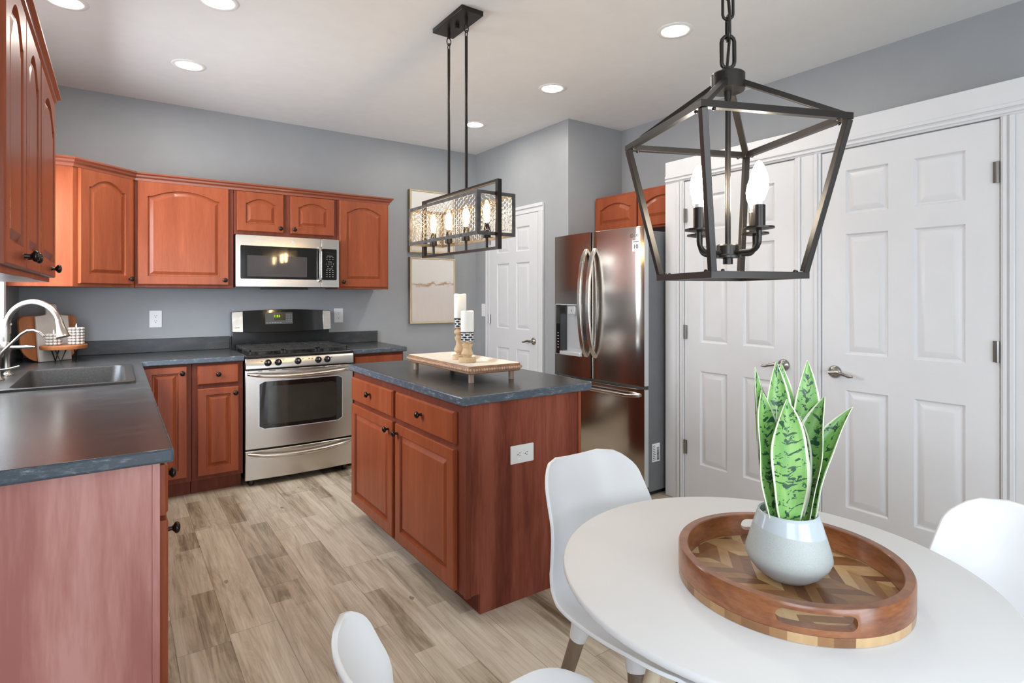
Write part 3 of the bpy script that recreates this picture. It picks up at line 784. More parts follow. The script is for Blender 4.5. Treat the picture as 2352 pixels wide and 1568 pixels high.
# sink
s = thing('sink', 'black single-bowl composite sink dropped into the left counter', 'sink', (-0.2, 3.615, 0.914))
L = lambda w, h, r, cx, z, cy=3.615: [(a, b, z) for a, b in rrect(w, h, r, 6, cx, cy)]
m = MB(); m.loft([L(0.562, 0.842, 0.03, -0.206, 0.9145), L(0.556, 0.836, 0.03, -0.206, 0.924), L(0.53, 0.81, 0.03, -0.206, 0.9255),
                  L(0.42, 0.75, 0.05, -0.175, 0.9235), L(0.41, 0.74, 0.05, -0.175, 0.915), L(0.38, 0.71, 0.06, -0.175, 0.74), L(0.30, 0.63, 0.05, -0.175, 0.722), L(0.05, 0.05, 0.02, -0.175, 0.720)], False, True)
m.build('basin', 'sink', s, smooth=40)
m = MB(); m.lathe([(0.045, 0.0), (0.045, 0.004), (0.03, 0.006), (0.002, 0.003)], (-0.175, 3.615, 0.7205), 20); m.build('drain', 'nickel', s)

# faucet
fx, fy, fz = -0.455, 3.78, 0.9258
fd = Vector((0.84, -0.54, 0)).normalized(); F0 = Vector((fx, fy, 0))
fa = thing('faucet', 'brushed nickel gooseneck pull-down faucet at the sink', 'faucet', (fx, fy, fz))
m = MB(); m.lathe([(0.030, 0), (0.030, 0.005), (0.022, 0.012), (0.019, 0.02), (0.0165, 0.06), (0.0165, 0.115), (0.021, 0.125), (0.023, 0.14), (0.021, 0.155), (0.0155, 0.165), (0.013, 0.17)], (fx, fy, fz), 20)
m.build('base', 'nickel', fa, smooth=50)
R = 0.132; cz = 1.162; pts = [F0 + Vector((0, 0, 1.085)), F0 + Vector((0, 0, 1.13))]
for k in range(0, 20):
    a = PI - (PI - 0.30) * k / 19; pts.append(F0 + fd * (R + R * math.cos(a)) + Vector((0, 0, cz + R * math.sin(a))))
MB().tube(pts, 0.0135, 14).build('neck', 'nickel', fa, smooth=60)
e = pts[-1]; dn = (pts[-1] - pts[-2]).normalized()
m = MB(); m.lathe([(0.0145, -0.004), (0.0165, 0.004), (0.0165, 0.01), (0.018, 0.03), (0.026, 0.075), (0.030, 0.083), (0.027, 0.088), (0.01, 0.089)], e, 18, (dn + Vector((0, 0, -0.55))).normalized())
m.build('spray_head', 'nickel', fa, smooth=50)
p = F0 + Vector((0, 0, fz + 0.14)); m = MB(); ld = Vector((0.9, -0.35, 0)).normalized()
m.tube([p + ld * 0.018, p + ld * 0.05, p + ld * 0.09, p + ld * 0.125], [0.010, 0.009, 0.0105, 0.004], 10); m.build('lever', 'nickel', fa, smooth=60)
tx, ty = -0.46, 3.585
ta = thing('water_tap', 'slim nickel filtered-water tap beside the gooseneck faucet', 'tap', (tx, ty, fz)); T0 = Vector((tx, ty, fz)); td = Vector((0.9, -0.3, 0)).normalized()
m = MB(); m.lathe([(0.024, 0), (0.024, 0.004), (0.014, 0.012), (0.011, 0.03), (0.013, 0.045), (0.009, 0.06)], T0, 16); m.build('base', 'nickel', ta, smooth=50)
pts = [T0 + Vector((0, 0, 0.05)), T0 + Vector((0, 0, 0.10)), T0 + td * 0.02 + Vector((0, 0, 0.135)), T0 + td * 0.09 + Vector((0, 0, 0.215)), T0 + td * 0.115 + Vector((0, 0, 0.232)), T0 + td * 0.14 + Vector((0, 0, 0.234)), T0 + td * 0.165 + Vector((0, 0, 0.222)), T0 + td * 0.182 + Vector((0, 0, 0.203))]
MB().tube(pts, [0.008, 0.007, 0.0065, 0.006, 0.006, 0.006, 0.006, 0.007], 10).build('spout', 'nickel', ta, smooth=60)
MB().tube([T0 + Vector((0, 0, 0.045)), T0 + td * 0.04 + Vector((0, 0, 0.05)), T0 + td * 0.085 + Vector((0, 0, 0.064))], [0.007, 0.006, 0.004], 8).build('lever', 'nickel', ta, smooth=60)

# ------------------------------------------------------------------ things in the back left corner
lean = 0.12
def leaning(poly, P, u, n, t, name, mat, label):
    fn = frame3(P, u, n); m = MB()
    m.loft([[fn(a, b, d - b * lean) for a, b in poly] for d in (0, t)])
    return tag(m.build(name, mat, bevel=0.004), label, 'cutting board')
ud = Vector((0.80, 0.60, 0)).normalized(); un = Vector((ud.y, -ud.x, 0))
def stadium(w, h, rb, rt, n=8):
    p = []
    for (sx, cy, r, a0) in ((1, rb, rb, -90), (1, h - rt, rt, 0), (-1, h - rt, rt, 90), (-1, rb, rb, 180)):
        for k in range(n + 1):
            a = math.radians(a0 + 90 * k / n); p.append((sx * (w / 2 - r) + r * math.cos(a), cy + r * math.sin(a)))
    return p
leaning(stadium(0.335, 0.285, 0.11, 0.035), (-0.345, 4.61, 0.915), ud, un, 0.02, 'cutting_board', 'board', 'round-bottomed orange wood cutting board leaning in the back corner')
bw = [(-0.095, 0), (0.095, 0), (0.095, 0.282), (0.036, 0.290), (0.031, 0.30), (0.031, 0.348), (0.022, 0.358), (-0.022, 0.358), (-0.031, 0.348), (-0.031, 0.30), (-0.036, 0.290), (-0.095, 0.282)]
leaning(bw, Vector((-0.345, 4.61, 0.915)) + un * 0.03 + ud * 0.005, ud, un, 0.018, 'cutting_board', 'stone', 'pale stone paddle board with a handle, leaning on the orange board')
rx, ry = -0.268, 4.47
rs = thing('riser_stand', 'small round wooden riser on bent metal legs by the cutting boards', 'stand', (rx, ry, 0.914))
MB().lathe([(0.116, 0.083), (0.118, 0.086), (0.118, 0.105), (0.115, 0.108)], (rx, ry, 0.914), 32).build('tray_top', 'board', rs)
for a in (0.3, 2.4, 4.5):
    c_ = Vector((rx + 0.06 * math.cos(a), ry + 0.06 * math.sin(a), 0)); t_ = Vector((-math.sin(a), math.cos(a), 0)) * 0.028
    MB().tube([c_ + t_ + Vector((0, 0, 0.998)), c_ + Vector((0, 0, 0.9185)), c_ - t_ + Vector((0, 0, 0.998))], 0.004, 8).build('leg', 'bronze', rs)
for (dx, dy, h, lb) in ((0.062, -0.03, 6, 'taller beaded candle cup at the right of the wooden riser'), (-0.048, -0.02, 4, 'shorter beaded candle cup on the riser, behind the spray head')):
    z0 = 1.0224; hb = 0.0178
    cc = thing('candle_cup', lb, 'candle holder', (rx + dx, ry + dy, z0), 'beaded candle cups')
    m = MB()
    for lv in range(h):
        for k in range(10): m.sphere((rx + dx + 0.033 * math.cos(k * PI / 5), ry + dy + 0.033 * math.sin(k * PI / 5), z0 + 0.0095 + lv * hb), 0.0102, 8, 5, (1, 1, 0.9))
    m.build('beads', 'greybead', cc, recalc=False)
    MB().lathe([(0.028, 0), (0.028, h * hb), (0.022, h * hb + 0.001)], (rx + dx, ry + dy, z0), 16).build('cup', 'greybead', cc)
    MB().lathe([(0.003, 0), (0.0045, 0.006), (0.003, 0.016), (0.001, 0.024)], (rx + dx, ry + dy, z0 + h * hb), 8).build('wick', 'wax', cc)


# ------------------------------------------------------------------ outlets and switch
def outlet(P, u, n, label, horiz=False, switch=False, name='outlet', cat='outlet', group='power outlets'):
    o = thing(name, label, cat, P, group); u = Vector(u).normalized(); n = Vector(n); z = Vector((0, 0, 1)); P = Vector(P)
    ax, ay = (z, u) if horiz else (u, z)      # ax = plate's short side
    fn = lambda a, b, d=0: P + ax * a + ay * b + n * d
    m = MB(); m.loft([[fn(a, b, d) for a, b in rrect(0.079 - i, 0.124 - i, 0.004, 3)] for i, d in ((0, 0.0005), (0, 0.003), (0.005, 0.0055))]); m.build('cover_plate', 'plate', o)
    if switch:
        m = MB(); m.loft([[fn(a, b, d) for a, b in rrect(0.010, 0.024, 0.002, 2)] for d in (0.005, 0.0065)]); m.loft([[fn(a, b, d) for a, b in rrect(0.008, 0.012, 0.002, 2, 0, -0.004)] for d in (0.0065, 0.014)]); m.build('toggle', 'plate', o)
        return o
    for s_ in (-0.0195, 0.0195):
        m = MB(); m.loft([[fn(a, b, d) for a, b in rrect(0.033, 0.028, 0.010, 4, 0, s_)] for d in (0.005, 0.0066)]); r = m.build('receptacle', 'plate', o)
        m = MB()
        m.loft([[fn(a, b, d) for a, b in rrect(0.0022, 0.008, 0.001, 1, -0.0062, s_ + 0.004)] for d in (0.006, 0.0069)]); m.loft([[fn(a, b, d) for a, b in rrect(0.0022, 0.008, 0.001, 1, 0.0062, s_ + 0.004)] for d in (0.006, 0.0069)])
        m.loft([[fn(a, b, d) for a, b in rrect(0.0052, 0.0052, 0.0025, 3, 0, s_ - 0.006)] for d in (0.006, 0.0069)]); m.build('slots', 'slot', r)
    return o


outlet((0.234, YB, 1.155), PX, NY, 'white double outlet on the grey wall above the left backsplash')
outlet((1.577, YB, 1.155), PX, NY, 'white double outlet on the grey wall just right of the range')
outlet((1.453, 2.005, 0.636), PX, NY, 'white outlet mounted sideways on the island end panel', horiz=True)
outlet((XC, 4.728, 1.184), NY, NX, 'white light switch beside the back hall door', switch=True, name='light_switch', cat='light switch', group=None)
outlet((XL, 4.47, 1.16), PY, PX, 'white switch on the left wall behind the faucet', switch=True, name='light_switch', cat='light switch', group=None)

# ------------------------------------------------------------------ microwave
X0, X1, Y0, Z0, Z1 = 0.705, 1.455, 4.49, 1.387, 1.770
mw = thing('microwave', 'stainless over-the-range microwave with black glass door', 'microwave', (1.08, 4.68, Z0))
MB().box((X0, Y0 + 0.035, Z0), (X1, YB - 0.003, Z1)).build('body', 'black', mw)
W_ = X1 - X0; H_ = Z1 - Z0; fn = frame3((X0, Y0 + 0.034, Z0), PX, NY)
def face(a0, a1, b0, b1, d0, d1, name, mat, parent, r=0.006, bev=0.002):
    return plate(fn, rrect((a1 - a0), (b1 - b0), r, 4, (a0 + a1) / 2, (b0 + b1) / 2), d0, d1, name, mat, parent, bev)
dr = face(0, 0.608, 0.004, H_, 0, 0.034, 'door', 'steelh', mw)
face(0.030, 0.606, 0.062, 0.306, 0.0338, 0.0352, 'window_frame', 'glassblack', dr, 0.008, None)
face(0.075, 0.500, 0.080, 0.235, 0.0350, 0.0356, 'window_screen', 'mwglass', dr, 0.006, None)
m = MB(); m.tube([fn(0.590, 0.058, 0.034), fn(0.590, 0.066, 0.066), fn(0.590, 0.30, 0.066), fn(0.590, 0.308, 0.034)], 0.01, square=(0.017, 0.006), up=(1, 0, 0)); m.build('handle', 'steelv', dr, bevel=0.003)
m = MB(); cxy = fn(0.395, 0.345, 0.034)
m.lathe([(0.0125, 0), (0.0125, 0.0012), (0.011, 0.0018), (0.0105, 0.001), (0.001, 0.001)], cxy, 24, NY); m.tube([cxy + Vector((-0.005 + 0.010 * k / 7, -0.0015, 0.004 * math.sin(k * 1.5))) for k in range(8)], 0.0008, 5); m.build('emblem', 'silver', dr)
cp = face(0.611, W_, 0.004, H_, 0, 0.034, 'control_panel', 'steelh', mw)
face(0.613, W_ - 0.02, 0.062, 0.306, 0.0338, 0.0352, 'keypad', 'glassblack', cp, 0.008, None)
face(0.643, 0.708, 0.262, 0.286, 0.0350, 0.0356, 'display', 'black', cp, 0.002, None)
m = MB()
def dash(a, b, w_, h_): m.loft([[fn(x, y, d) for x, y in rrect(w_, h_, h_ * 0.3, 1, a, b)] for d in (0.0352, 0.0357)])
for b, w_ in ((0.251, 0.042), (0.205, 0.03), (0.150, 0.045)): dash(0.675, b, w_, 0.003)
for b in (0.242, 0.225): [dash(0.652 + 0.0235 * k, b, 0.013, 0.0032) for k in range(3)]
for b in (0.195, 0.183): [dash(0.648 + 0.014 * k, b, 0.0045, 0.005) for k in range(5)]
for a in (0.66, 0.693): dash(a, 0.168, 0.010, 0.007)
for b in (0.139, 0.122, 0.105, 0.088): [dash(0.652 + 0.0235 * k, b, 0.011, 0.005) for k in range(3)]
m.build('key_labels', 'key', cp, recalc=False)
MB().box((0.93, Y0 + 0.06, Z0 - 0.014), (1.23, 4.80, Z0 - 0.0005)).build('vent_grille', 'black', mw)

# ------------------------------------------------------------------ range
X0, X1 = 0.7235, 1.4785
rg = thing('gas_range', 'stainless freestanding gas range with black cooktop', 'stove', (1.1, 4.55, 0))
MB().box((X0 + 0.003, 4.262, 0.045), (X1 - 0.003, 4.862, 0.885)).build('body', 'black', rg)
m = MB()
for x in (X0 + 0.05, X1 - 0.05):
    for y in (4.30, 4.80): m.lathe([(0.018, 0), (0.018, 0.05)], (x, y, 0), 10)
m.build('feet', 'black', rg)
def bowed(a0, a1, b0, b1, d0, bow, name, mat, n=14, bev=0.004):
    m = MB(); lp = []
    for zz in (b0, b1):
        pts = [(a0 + (a1 - a0) * k / n, 4.262 - d0 - bow * (1 - (2 * k / n - 1) ** 2)) for k in range(n + 1)] + [(a1, 4.261), (a0, 4.261)]
        lp.append([(x, y, zz) for x, y in pts])
    m.loft(lp); return m.build(name, mat, rg, bevel=bev)
BOW = 0.022
dr = bowed(X0, X1, 0.262, 0.808, 0.022, BOW, 'oven_door', 'steelh')
dw = bowed(X0, X1, 0.048, 0.250, 0.022, BOW, 'drawer', 'steelh')
def yb(x, d=0.0): return 4.24 - BOW * (1 - (2 * (x - X0) / (X1 - X0) - 1) ** 2) - d
def curved_plate(x0, x1, z0, z1, r, d, name, mat, parent):
    m = MB(); o = rrect(x1 - x0, z1 - z0, r, 5, (x0 + x1) / 2, (z0 + z1) / 2); cxx = (x0 + x1) / 2
    # strip columns so the plate follows the bow of the door
    nx = 18; lo = []; hi = []
    for k in range(nx + 1):
        x = x0 + (x1 - x0) * k / nx; e = min(x - x0, x1 - x); ins = r - math.sqrt(max(r * r - (r - min(e, r)) ** 2, 0))
        lo.append((x, z0 + ins)); hi.append((x, z1 - ins))
    F = [(x, yb(x, d), z) for x, z in lo] + [(x, yb(x, d), z) for x, z in hi[::-1]]; B = [(x, yb(x, -0.002), z) for x, z in lo] + [(x, yb(x, -0.002), z) for x, z in hi[::-1]]
    nn = len(F); fs = [(k, k + 1, nn - 2 - k, nn - 1 - k) for k in range(nx)]
    m.add(F, fs); m.add(F + B, [(k, (k + 1) % nn, (k + 1) % nn + nn, k + nn) for k in range(nn)])
    return m.build(name, mat, parent, smooth=30)
curved_plate(0.808, 1.398, 0.392, 0.732, 0.02, 0.0008, 'window_trim', 'silver', dr)
curved_plate(0.814, 1.392, 0.398, 0.726, 0.018, 0.0014, 'window_frame', 'glassblack', dr)
curved_plate(0.868, 1.345, 0.424, 0.690, 0.012, 0.002, 'window_glass', 'ovenglass', dr)
def bar(zc, sag, name, parent, x0, x1, out=0.05):
    m = MB(); pts = []; rr = []
    for k in range(17):
        s_ = k / 16; x = x0 + (x1 - x0) * s_; q = 1 - (2 * s_ - 1) ** 2
        e = min(1, min(s_, 1 - s_) / 0.07); pts.append((x, yb(x, 0.004 + (out - 0.004) * math.sin(e * PI / 2)), zc - sag * q)); rr.append(0.009 + 0.007 * q ** 0.5)
    m.tube(pts, rr, 12); return m.build(name, 'steelv', parent, smooth=60)
bar(0.782, 0.02, 'handle', dr, X0 + 0.018, X1 - 0.018); bar(0.232, 0.028, 'handle', dw, X0 + 0.02, X1 - 0.02, 0.035)
m = MB()
for k, wd in ((0, .03), (1, .05), (2, .12), (3, .12), (4, .05), (5, .03)):
    x = [0.82, 0.90, 1.02, 1.20, 1.32, 1.40][k]; m.box((x - wd / 2, yb(x, 0.001), 0.799), (x + wd / 2, yb(x, -0.02), 0.803))
m.build('vent_slots', 'slot', dr)
m = MB(); m.loft([[(x, y, z) for (y, z) in ((4.262, 0.818), (4.222, 0.818), (4.226, 0.880), (4.236, 0.893), (4.262, 0.893))] for x in (X0, X1)]); pn = m.build('control_panel', 'steelh', rg, bevel=0.003)
for x, p in ((0.868, 0), (0.936, 1), (1.07, 2), (1.215, 3), (1.280, 4)):
    m = MB(); c_ = Vector((x, 4.2235, 0.856)); m.lathe([(0.024, 0), (0.024, 0.004), (0.019, 0.008), (0.017, 0.024), (0.014, 0.027), (0.002, 0.028)], c_, 20, NY)
    k_ = m.build('knob', 'knob', pn, smooth=45); MB().box(c_ + Vector((-0.003, -0.029, 0.002)), c_ + Vector((0.003, -0.0275, 0.015))).build('pointer', 'silver', k_)
m = MB()
for x in (0.828, 0.972, 1.105, 1.15, 1.172, 1.31): m.box((x - 0.006, 4.2215, 0.868), (x + 0.006, 4.2245, 0.871))
m.build('dial_marks', 'slot', pn)
m = MB(); m.box((X0, 4.225, 0.894), (X1, 4.862, 0.912)); tp = m.build('cooktop', 'black', rg, bevel=0.008, seg=3)
for (x, y, r) in ((0.87, 4.38, .05), (0.87, 4.66, .04), (1.10, 4.52, .05), (1.33, 4.38, .045), (1.33, 4.66, .04)):
    MB().lathe([(r, 0.912), (r, 0.922), (r * 0.8, 0.926), (r * 0.8, 0.932), (r * 0.7, 0.935), (0.002, 0.935)], (x, y, 0), 20).build('burner', 'iron', tp, smooth=40)
for gx0, gx1 in ((0.755, 0.975), (0.985, 1.215), (1.225, 1.445)):
    m = MB(); y0, y1, zt = 4.27, 4.79, 0.946; mx_ = (gx0 + gx1) / 2; h_ = (0.005, 0.007)
    for y in (y0, (y0 + y1) / 2, y1): m.box((gx0, y - 0.006, zt - 0.014), (gx1, y + 0.006, zt))
    for x in (gx0 + 0.006, gx1 - 0.006): m.box((x - 0.006, y0, zt - 0.014), (x + 0.006, y1, zt)); [m.box((x - 0.006, y - 0.006, 0.9115), (x + 0.006, y + 0.006, zt)) for y in (y0, y1, (y0 + y1) / 2)]
    for y in (4.40, 4.66): m.box((gx0, y - 0.005, zt - 0.012), (gx1, y + 0.005, zt))
    m.box((mx_ - 0.005, y0, zt - 0.012), (mx_ + 0.005, y1, zt))
    for k in range(9): m.box((gx0 - 0.004, y0 + 0.03 + k * 0.055, zt - 0.02), (gx0 + 0.012, y0 + 0.045 + k * 0.055, zt + 0.002))
    m.build('grate', 'iron', tp, bevel=0.002)
# back guard
bg = MB(); bg.box((X0 + 0.004, 4.812, 0.905), (X1 - 0.004, 4.862, 1.05)); b_ = bg.build('backguard', 'black', rg, bevel=0.004)
n = 16; lp = []
for (yo, z0_, z1_) in ((4.775, 1.045, 1.0), (4.795, 1.20, 1.0), (4.862, 1.20, 1.0), (4.862, 1.045, 1.0)):
    top = z0_ > 1.1; lp.append([(X0 + (X1 - X0) * k / n, yo - 0.012 * (1 - (2 * k / n - 1) ** 2) * (yo < 4.8), z0_ + (0.016 * (1 - (2 * k / n - 1) ** 2) if top else -0.010 * (1 - (2 * k / n - 1) ** 2))) for k in range(n + 1)])
m = MB(); m.loft([[lp[q][k] for q in range(4)] for k in range(n + 1)]); cn = m.build('console', 'glassblack', rg, bevel=0.003, smooth=30)
def cons(x, s_, d=0.001):   # point on console front, s_ 0..1 up
    q = 1 - (2 * (x - X0) / (X1 - X0) - 1) ** 2
    return Vector((x, 4.775 + 0.02 * s_ - 0.012 * q - d, 1.045 - 0.010 * q + (0.155 + 0.026 * q) * s_))
for xa, xb in ((X0 + 0.002, X0 + 0.076), (X1 - 0.066, X1 - 0.002)):
    m = MB(); lo = [[cons(xa + (xb - xa) * k / 4, s_, dd) for k in range(5) for s_ in (0,)] + [cons(xb + (xa - xb) * k / 4, 1) for k in range(5)] for s_ in (0,) for dd in (0.001,)]
    F = [cons(xa + (xb - xa) * k / 4, 0.02, 0.003) for k in range(5)] + [cons(xb + (xa - xb) * k / 4, 0.985, 0.003) for k in range(5)]; B = [p + Vector((0, 0.006, 0)) for p in F]
    m.loft([B, F]); m.build('end_cap', 'steelh', cn, bevel=0.001)
P_ = cons(X0 + 0.035, 0.22, 0.0035); m = MB()
for k in range(7): m.box(P_ + Vector((-0.016 + k * 0.0048, -0.0008, -0.002)), P_ + Vector((-0.0125 + k * 0.0048, 0.0005, 0.002)))
m.build('nameplate', 'greyprint', cn)
def cplate(x0, x1, s0, s1, d, name, mat, parent):
    F = [cons(x0 + (x1 - x0) * k / 6, s0, d) for k in range(7)] + [cons(x1 + (x0 - x1) * k / 6, s1, d) for k in range(7)]; B = [p + Vector((0, 0.002, 0)) for p in F]
    m = MB(); m.loft([B, F]); return m.build(name, mat, parent)
kp = cplate(0.962, 1.168, 0.36, 0.86, 0.0012, 'keypad', 'greyprint', cn); cplate(1.028, 1.112, 0.52, 0.84, 0.0018, 'display', 'black', cn)
text('clock_digits', '1153', 0.025, cons(1.047, 0.70, 0.0026), (1, 0, 0), (0, 0.1, 0.995), 'green_led', cn)
m = MB()
for k in range(4):
    for j in range(4): p_ = cons(1.122 + 0.012 * k, 0.45 + 0.1 * j, 0.0016); m.box(p_ - Vector((0.002, 0, 0.002)), p_ + Vector((0.002, 0.001, 0.002)))
for k in range(6): p_ = cons(0.975 + 0.02 * k, 0.42, 0.0016); m.box(p_ - Vector((0.006, 0, 0.0015)), p_ + Vector((0.006, 0.001, 0.0015)))
m.build('key_labels', 'key', cn)

# ------------------------------------------------------------------ refrigerator
YA, YZ, YM = 2.532, 3.443, 3.007
fr = thing('refrigerator', 'stainless french-door refrigerator with ice dispenser', 'refrigerator', (3.15, 2.985, 0))
MB().box((2.866, YA + 0.004, 0.03), (3.52, YZ - 0.004, 1.755)).build('body', 'fridgeside', fr, bevel=0.006)
MB().box((2.90, YA + 0.03, 0.0), (3.50, YZ - 0.03, 0.032)).build('kick_base', 'black', fr)
def fdoor(y0, y1, z0, z1, name, bow=0.028, cut=None, mat='fridge'):
    n = 14; xf = lambda y: 2.815 - bow * (1 - (2 * (y - YA) / (YZ - YA) - 1) ** 2)
    pts = []
    for k in range(n + 1):
        y = y0 + (y1 - y0) * k / n; e = min(y - y0, y1 - y); r = 0.012; c_ = r - math.sqrt(max(r * r - (r - min(e, r)) ** 2, 0)); pts.append((xf(y) + c_, y))
    pts = [(2.862, y0)] + pts + [(2.862, y1)]
    m = MB(); m.loft([[(x, y, z) for x, y in pts] for z in (z0, z1)])
    return m, xf
m, xf = fdoor(YA, YM - 0.003, 0.728, 1.782, 'door'); rdoor = m.build('door', 'fridge', fr, bevel=0.003)
MB().box((2.823, YA - 0.0015, 0.735), (2.860, YA + 0.001, 1.776)).build('edge_strip', 'silver', rdoor)
# left door: built in pieces round the dispenser recess
dy0, dy1, dz0, dz1 = 3.10, 3.408, 0.878, 1.262
def strip(m, y0, y1, z0, z1, n=8):
    F = [[(xf(y0 + (y1 - y0) * k / n), y0 + (y1 - y0) * k / n, z) for k in range(n + 1)] for z in (z0, z1)]
    B = [[(2.862, y0 + (y1 - y0) * k / n, z) for k in range(n + 1)] for z in (z0, z1)]
    lo = [F[0] + B[0][::-1], F[1] + B[1][::-1]]; m.loft(lo)
m = MB(); L0, L1 = YM + 0.003, YZ
strip(m, L0, L1, 0.728, dz0, 14); strip(m, L0, L1, dz1, 1.782, 14); strip(m, L0, dy0, dz0, dz1); strip(m, dy1, L1, dz0, dz1, 3)
ldoor = m.build('door', 'fridge', fr, smooth=30)
xo = xf(3.25) - 0.004
dsp = MB()
dsp.box((2.855, dy0, dz0), (2.862, dy1, dz1))
ringframe(dsp, lambda a, b, d: Vector((2.862 - d, a, b)), dy0, dy1, dz0, dz1, 0.008, 0.007, 2.862 - xo)
dspo = dsp.build('dispenser', 'silver', ldoor, bevel=0.002)
MB().box((xo - 0.002, dy1 - 0.062, dz0 + 0.004), (2.855, dy1 - 0.008, dz1 - 0.006)).build('control_strip', 'glassblack', dspo)
m = MB()
for k in range(6): m.box((xo - 0.003, dy1 - 0.044, dz0 + 0.05 + 0.022 * k), (xo - 0.0019, dy1 - 0.026, dz0 + 0.054 + 0.022 * k))
m.build('button_marks', 'key', dspo)
MB().box((xo - 0.003, dy1 - 0.054, dz0 + 0.235), (xo - 0.0018, dy1 - 0.016, dz1 - 0.03)).build('display', 'ovenglass', dspo)
m = MB(); m.box((xo - 0.004, 3.175, 1.185), (2.83, 3.26, 1.245)); m.box((2.845, 3.19, 0.93), (2.8555, 3.235, 1.19)); m.build('paddle', 'silver', dspo, bevel=0.004)
text('water_mark', '6', 0.025, (xo - 0.0045, 3.217, 1.215), (0, -1, 0), (0, 0, 1), 'greyprint', dspo)
MB().box((xo - 0.012, dy0 + 0.01, dz0), (2.855, dy1 - 0.062, dz0 + 0.028)).build('drip_tray', 'silver', dspo, bevel=0.004)
m, _ = fdoor(YA, YZ, 0.065, 0.712, 'freezer'); fz_ = m.build('freezer_drawer', 'fridge', fr, bevel=0.003)
MB().box((2.823, YA - 0.0015, 0.07), (2.860, YA + 0.001, 0.706)).build('edge_strip', 'silver', fz_)
MB().box((2.81, YA + 0.003, 0.713), (2.862, YZ - 0.003, 0.727)).build('gasket', 'slot', fr)
def vhandle(y, parent):
    m = MB(); pts = []
    for k in range(15):
        s_ = k / 14; q = 1 - (2 * s_ - 1) ** 2; pts.append((xf(y) + 0.004 - 0.072 * q ** 0.6, y, 0.885 + 0.775 * s_))
    m.tube(pts, 0.012, square=(0.017, 0.010), up=(1, 0, 0)); return m.build('handle', 'steelv', parent, bevel=0.004, smooth=60)
vhandle(YM - 0.045, rdoor); vhandle(YM + 0.045, ldoor)
m = MB(); pts = []
for k in range(15):
    s_ = k / 14; y = YA + 0.035 + (YZ - YA - 0.07) * s_; q = min(1, min(s_, 1 - s_) / 0.08); pts.append((xf(y) - 0.045 * math.sin(q * PI / 2) + 0.004, y, 0.668))
m.tube(pts, 0.012, square=(0.016, 0.010), up=(0, 0, 1)); m.build('handle', 'steelv', fz_, bevel=0.004, smooth=60)
ux = Vector((0.1073, -1, 0)).normalized(); on = lambda y, z, d=0.0014: (xf(y) - d, y, z)
text('logo_letters', 'LG', 0.026, on(2.588, 1.722), ux, (0, 0, 1), 'greyprint', rdoor)
m = MB(); m.tube([on(2.626 + 0.011 * math.cos(k * PI / 8), 1.722 + 0.011 * math.sin(k * PI / 8)) for k in range(16)], 0.0014, 6, close=True)
m.tube([on(2.629, 1.727), on(2.629, 1.7165), on(2.622, 1.7165)], 0.0009, 5); m.build('logo_ring', 'greyprint', rdoor)
def fpatch(ya_, yb_, za, zb, d, m):
    ys_ = [ya_ + (yb_ - ya_) * k / 4 for k in range(5)]; F = [on(y, za, d) for y in ys_] + [on(y, zb, d) for y in ys_[::-1]]
    return m.loft([[Vector(p) + Vector((0.002, 0, 0)) for p in F], F])
fpatch(2.564, 2.622, 1.618, 1.692, 0.0008, MB()).build('badge', 'silver', rdoor)
text('badge_number', '10', 0.040, on(2.593, 1.648, 0.0018), ux, (0, 0, 1), 'slot', rdoor)
m = MB()
for k in range(6): fpatch(2.572 + 0.007 * k, 2.577 + 0.007 * k, 1.68, 1.684, 0.0014, m)
m.build('badge_caption', 'slot', rdoor)
st = MB().box((2.90, YA + 0.0022, 0.225), (2.975, YA + 0.0035, 0.345)).build('barcode_label', 'plate', fr)
m = MB(); random.seed(3); z = 0.232
while z < 0.318: h = random.choice((0.001, 0.002, 0.003)); m.box((2.944, YA + 0.0014, z), (2.968, YA + 0.0024, z + h)); z += h + random.choice((0.001, 0.002))
for k in range(9): m.box((2.906, YA + 0.0014, 0.236 + k * 0.0115), (2.906 + random.uniform(0.015, 0.032), YA + 0.0024, 0.2395 + k * 0.0115))
m.build('barcode_print', 'slot', st)

# ------------------------------------------------------------------ island
isl = thing('kitchen_island', 'cherry kitchen island cabinet with two drawers and two doors', 'island', (1.5, 2.66, 0))
IX0, IX1, IY0, IY1 = 1.171, 1.79, 2.022, 3.335
m = MB(); m.box((IX0, IY0, 0.086), (IX1, IY1, BT)); m.box((1.238, IY0, 0), (IX1, IY1 - 0.07, 0.086)); m.build('body', 'cherry_dark', isl, bevel=0.002)
poly = [(1.238, 0), (IX1 + 0.004, 0), (IX1 + 0.004, BT), (1.192, BT), (1.192, 0.086), (1.238, 0.086)]
m = MB(); m.loft([[(x, y, z) for x, z in poly] for y in (IY0 - 0.001, IY0 - 0.016)]); m.build('end_panel', 'panel', isl)
MB().box((IX0 - 0.002, 2.002, 0.082), (1.194, IY0 - 0.001, BT)).build('corner_stile', 'cherry_dark', isl, bevel=0.002)
MB().box((IX1 - 0.012, 2.000, 0.0), (IX1 + 0.005, IY0 - 0.0165, BT)).build('corner_bead', 'cherry', isl, bevel=0.002)
for y1_, w_ in ((3.328, 0.609), (2.681, 0.604)):   # facing -X, screen right is -Y
    slab_front(isl, (IX0, y1_, 0.703), NY, NX, w_, 0.137, knob=(w_ / 2, 0.075))
cab_door(isl, (IX0, 3.328, 0.092), NY, NX, 0.609, 0.59, knob=(0.609 - 0.045, 0.545)); cab_door(isl, (IX0, 2.681, 0.092), NY, NX, 0.604, 0.59, knob=(0.03, 0.545))
poly = [(1.143, 1.985), (1.845, 1.985), (1.876, 2.016), (1.876, 3.36), (1.143, 3.36)]
m = MB(); m.loft([[(x, y, z) for x, y in poly] for z in (0.877, 0.914)])
